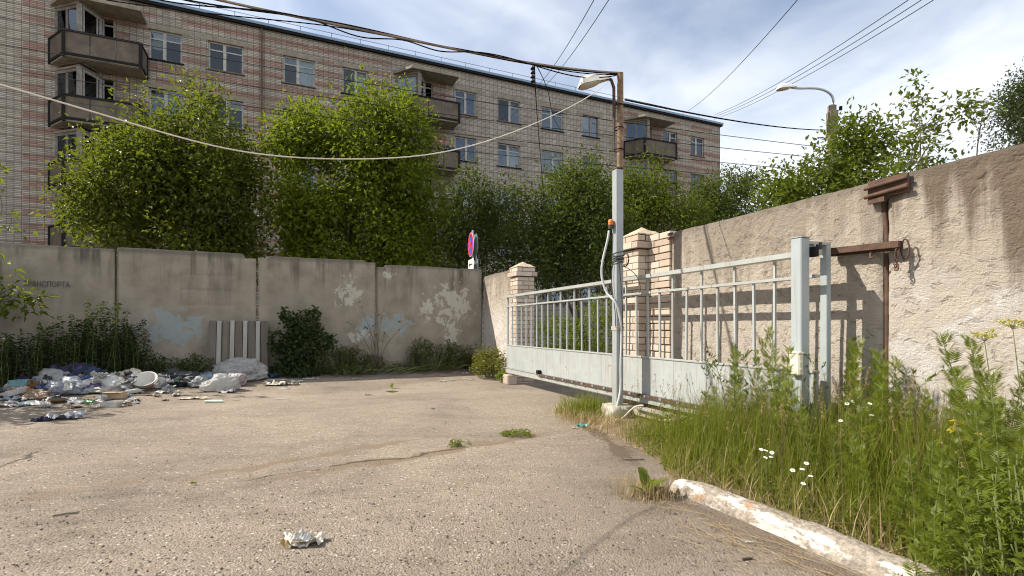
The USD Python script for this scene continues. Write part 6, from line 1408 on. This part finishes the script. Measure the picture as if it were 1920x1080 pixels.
flat('torn brownish cardboard scraps on the asphalt before the black bag', 365, 748, 0.50, 0.14, M['p_beige'], 24, 0.05, 'cardboard', 'cardboard_piece', 0.1)
flat('blue and white striped cloth lying apart in front of the heap', 108, 786, 0.55, 0.22, M['p_print'], 25, 0.10, 'cloth', 'striped_cloth', 0.15)
flat('dark cloth scrap at the end of the striped cloth', 82, 789, 0.24, 0.16, M['p_cloth'], 26, 0.08, 'cloth', 'dark_cloth')
flat('dark brown board under the basin', 278, 741, 0.34, 0.12, M['p_brown'], 27, 0.02, 'board', 'brown_board')
flat('white paper spread right of the brown board', 312, 737, 0.40, 0.16, M['p_white'], 28, 0.06, 'paper', 'crumpled_paper', 0.2)
flat('pale scraps before the brown board', 250, 737, 0.30, 0.16, M['p_white'], 29, 0.05, 'paper', 'crumpled_paper', 0.1)
flat('white film at the left front of the heap', 60, 758, 0.6, 0.28, M['p_white'], 30, 0.09, 'film', 'plastic_film')
flat('grey film running along the front of the heap', 20, 762, 0.5, 0.24, M['p_grey'], 31, 0.08, 'film', 'plastic_film')
flat('white strip of film left of the food tub', 160, 756, 0.50, 0.14, M['p_white'], 32, 0.06, 'film', 'plastic_film', 0.4)
flat('printed pale bag flattened before the white bag with blue print', 112, 752, 0.45, 0.22, M['p_print'], 33, 0.10, 'bag', 'flattened_bag')
bag('dark lump of rags at the left front of the heap', 72, 748, 0.2, 0.15, 0.16, M['p_brown'], 34, 'rags', 'rag_lump', amp=0.5)
bag('orange and brown scraps under the teal bowl', 42, 741, 0.18, 0.14, 0.14, M['p_orange'], 35, 'rags', 'rag_lump', amp=0.5)
bag('small teal bag at the back of the heap behind the clothes', 193, 702, 0.14, 0.10, 0.34, M['p_green'], 36, amp=0.5)
# loose pieces lying all over the heap
rng = np.random.default_rng(191)
for k in range(105):
    u = rng.uniform(5, 350)
    if 246 < u < 302: u -= 90
    e_ = (u - 175) / 190; v_ = 734 + rng.normal() * 7 + 6 * (u < 90) - max(0, u - 240) * 0.08
    lift = max(0.0, (0.30 - 0.26 * e_ * e_) * rng.uniform(0.3, 1.0) - max(0, v_ - 738) * 0.02); c = ['white', 'white', 'grey', 'beige', 'white', 'paleblue', 'black', 'black', 'black', 'brown', 'print', 'blue', 'cloth'][rng.integers(13)]
    nm = dict(white='white', grey='grey', beige='beige', paleblue='pale blue', brown='brown', black='black', print='blue printed', blue='blue', cloth='dark cloth')[c]
    p = gp(u, v_); t = thing('litter_scrap', f'crumpled {nm} piece lying on the rubbish heap', 'scrap', (p[0], p[1], p[2] + lift), rng.uniform(0, 3), f'{nm} pieces on the heap', tilt=(rng.normal() * 28, rng.normal() * 28, 0))
    obj('sheet', sheet(rng.uniform(0.10, 0.30), rng.uniform(0.08, 0.20), 300 + k, rng.uniform(0.05, 0.14), 18), M['p_' + c], t, 50)
def bottle(label, u, v_, lift, rz, tl, mat, capm, L=0.26, rad=0.04):
    p = gp(u, v_); t = thing('plastic_bottle', label, 'bottle', (p[0], p[1], p[2] + lift + rad), rz, tilt=(0, tl, 0))
    v, f = lathe([(0, 0), (rad * .9, 0.003), (rad, 0.02), (rad, L * .3), (rad * .93, L * .34), (rad, L * .38), (rad, L * .62), (rad * .75, L * .78), (rad * .34, L * .9), (rad * .34, L * .96), (0, L * .96)], 16); obj('body', (v[:, [2, 0, 1]], f), mat, t, 40)
    v, f = lathe([(0, L * .962), (rad * .4, L * .962), (rad * .4, L * 1.03), (0, L * 1.03)], 12); obj('screw_cap', (v[:, [2, 0, 1]], f), capm, t, 40)
bottle('clear bottle with a blue cap lying before the beige sack', 236, 741, 0.02, 0.4, -6, M['film'], M['p_blue'])
bottle('clear bottle with a red cap on top of the blue printed bag', 122, 738, 0.20, 2.3, -12, M['film'], M['p_red'])
bottle('brown bottle at the left front of the heap', 92, 758, 0.02, 1.1, 4, simple('brown_plastic', (0.07, 0.035, 0.015), 0.15), M['p_white'])
bottle('green bottle among the scraps left of the food tub', 176, 760, 0.01, 2.9, 0, simple('green_plastic', (0.03, 0.12, 0.04), 0.15), M['p_white'], 0.24, 0.036)
bottle('white bottle between the black bag and the pale blue bag', 360, 722, 0.06, 0.7, -18, M['p_white'], M['p_orange'], 0.22, 0.038)
# many small scraps: one could count them, alike ones share a label
rng = np.random.default_rng(91)
scr = [(flat, c) for c in ('white', 'white', 'grey', 'beige', 'paleblue')]
for k in range(46):
    u = rng.uniform(-10, 330); v_ = 742 + rng.uniform(0, 24) - max(0, u - 180) * 0.07; c = ['white', 'white', 'grey', 'beige', 'paleblue', 'brown', 'black'][rng.integers(7)]
    names = dict(white='white', grey='grey', beige='beige', paleblue='pale blue', brown='brown', black='black')
    flat(f'{names[c]} scrap of litter at the front of the heap', u, v_, rng.uniform(0.08, 0.26), rng.uniform(0.06, 0.14), M['p_' + c], 100 + k, rng.uniform(0.02, 0.09), 'scrap', 'litter_scrap', rng.uniform(0, 3), group=f'{names[c]} scraps before the heap')
for lab, u, v_, L, Wd, c, h in [('flat white board scrap right of the pallet', 517, 713, 0.42, 0.22, 'white', 0.03), ('crumpled beige cloth on the asphalt right of the pallet', 515, 722, 0.45, 0.25, 'beige', 0.12), ('brown cloth scrap beside the beige cloth', 548, 721, 0.25, 0.16, 'brown', 0.07), ('small white sheet before the beige cloth', 532, 729, 0.24, 0.08, 'white', 0.02), ('lone white strip on the asphalt', 530, 748, 0.26, 0.06, 'white', 0.015),
                               ('white carton scrap under the dense bush', 556, 716, 0.26, 0.16, 'white', 0.05), ('flat white scrap right of the carton scrap', 584, 710, 0.36, 0.14, 'white', 0.03), ('white scrap near the foot of the dry sapling', 667, 710, 0.24, 0.10, 'white', 0.03), ('white scrap below the olive weeds', 830, 715, 0.18, 0.08, 'white', 0.02), ('white scrap beside the yellowish bush', 872, 700, 0.16, 0.09, 'white', 0.03), ('pale paper scrap before the yellowish bush', 848, 713, 0.14, 0.07, 'paleblue', 0.02), ('blue rag behind the large cloudy bag', 505, 708, 0.40, 0.25, 'blue', 0.18), ('small dark leaf scrap on the bare asphalt', 812, 767, 0.07, 0.04, 'black', 0.01), ('dark scrap on the asphalt before the flat weed', 690, 741, 0.12, 0.05, 'black', 0.015), ('small white scrap on the asphalt before the clear bags', 345, 741, 0.10, 0.07, 'white', 0.02)]:
    flat(lab, u, v_, L, Wd, M['p_' + c], int(u), h, 'litter', 'litter_piece', 0.1)
p = gp(876, 712); st = thing('wood_splinter', 'pale wood splinter before the yellowish bush', 'splinter', (p[0], p[1], p[2] + 0.015), -0.7); mb = MB(); mb.tm(cbox((-0.16, -0.012, -0.01), (0.16, 0.012, 0.01), 0.003)); mb.build('splinter', M['plank_l'], st)
p = gp(710, 716); st = thing('stick_litter', 'bare sticks and twigs strewn along the foot of the wall', 'twigs', tuple(p), kind='stuff'); mb = MB()
for k in range(60):
    a = lw(-rng.uniform(0.4, 4.4), -rng.uniform(0.25, 1.1)); th = rng.normal() * 0.5 + LR; l = rng.uniform(0.15, 0.7); q = a + (math.cos(th) * l, math.sin(th) * l, 0); P = np.array([a, (a + q) / 2 + rng.normal(size=3) * 0.03, q]); P[:, 2] = ground_h(P[:, 0], P[:, 1]) + 0.01 + np.abs(rng.normal(size=3)) * 0.04; mb.tube(P - p, rng.uniform(0.004, 0.009), 4)
mb.build('sticks', M['bark'], st)
# crumpled wrapper in the foreground
p = gp(566, 1022); wr = thing('crumpled_wrapper', 'crumpled cream and ochre wrapper alone on the foreground asphalt', 'wrapper', (p[0], p[1] + 0.02, p[2]), 0.1)
obj('sheet', sheet(0.25, 0.13, 44, 0.085, 34, 5.0), M['p_wrap'], wr, 40)
obj('inner_film', (sheet(0.11, 0.10, 46, 0.06, 22)[0] + (0.0, -0.015, 0.028), sheet(0.11, 0.10, 46, 0.06, 22)[1]), M['p_white'], wr, 40)
p = gp(1092, 800); wr = thing('teal_wrapper', 'crushed teal wrapper in the grass at the pole foot', 'wrapper', tuple(p)); obj('sheet', sheet(0.14, 0.09, 47, 0.05, 18), simple('teal_foil', (0.03, 0.33, 0.33), 0.35), wr, 40)
p = gp(1078, 803); wr = thing('paper_scrap', 'pale paper scrap beside the teal wrapper', 'paper', tuple(p)); obj('sheet', sheet(0.07, 0.05, 48, 0.03, 12), M['p_white'], wr, 40)
p = gp(1405, 1018); wr = thing('paper_scrap', 'small white scrap among the stalks beside the kerb', 'paper', tuple(p)); obj('sheet', sheet(0.045, 0.02, 49, 0.012, 10), M['p_white'], wr, 40)
p = gp(1312, 822); wr = thing('plastic_bottle', 'crushed clear bottle under the gate beside the pale leaves', 'bottle', (p[0], p[1], 0.08), 1.0); v, f = lathe([(0, -0.09), (0.03, -0.09), (0.03, 0.04), (0.012, 0.08), (0.012, 0.10), (0, 0.10)], 14); obj('bottle', (v[:, [2, 0, 1]], f), M['film'], wr, 40)

# pallet leaning on the wall
pb0 = B(449, 700, 0.42, 0, 0, 0); pal = thing('wooden_pallet', 'weathered slatted pallet leaning upright against the shaded wall', 'pallet', (pb0[0], pb0[1], float(ground_h(pb0[0], pb0[1]))), LR, tilt=(-12, 0, 0))
PH, PW = 1.34, 1.15
for k, x in enumerate(np.linspace(-PW / 2 + 0.05, PW / 2 - 0.05, 9)):
    lightk = k in (1, 3, 5, 7); w_ = 0.15 if not lightk else 0.088; yf = 0.0 if lightk else 0.026
    mb = MB(); mb.tm(cbox((x - w_ / 2, yf - 0.011, 0.0 if k not in (8,) else -0.02), (x + w_ / 2, yf + 0.011, PH - (0.0, 0.01, 0.005)[k % 3]), 0.003)); mb.build('slat', M['plank_l'] if lightk else M['plank_d'], pal)
for z in (0.08, PH / 2, PH - 0.08):
    mb = MB(); mb.box((-PW / 2, 0.039, z - 0.05), (PW / 2, 0.11, z + 0.05)); mb.build('stringer', M['plank_d'], pal)
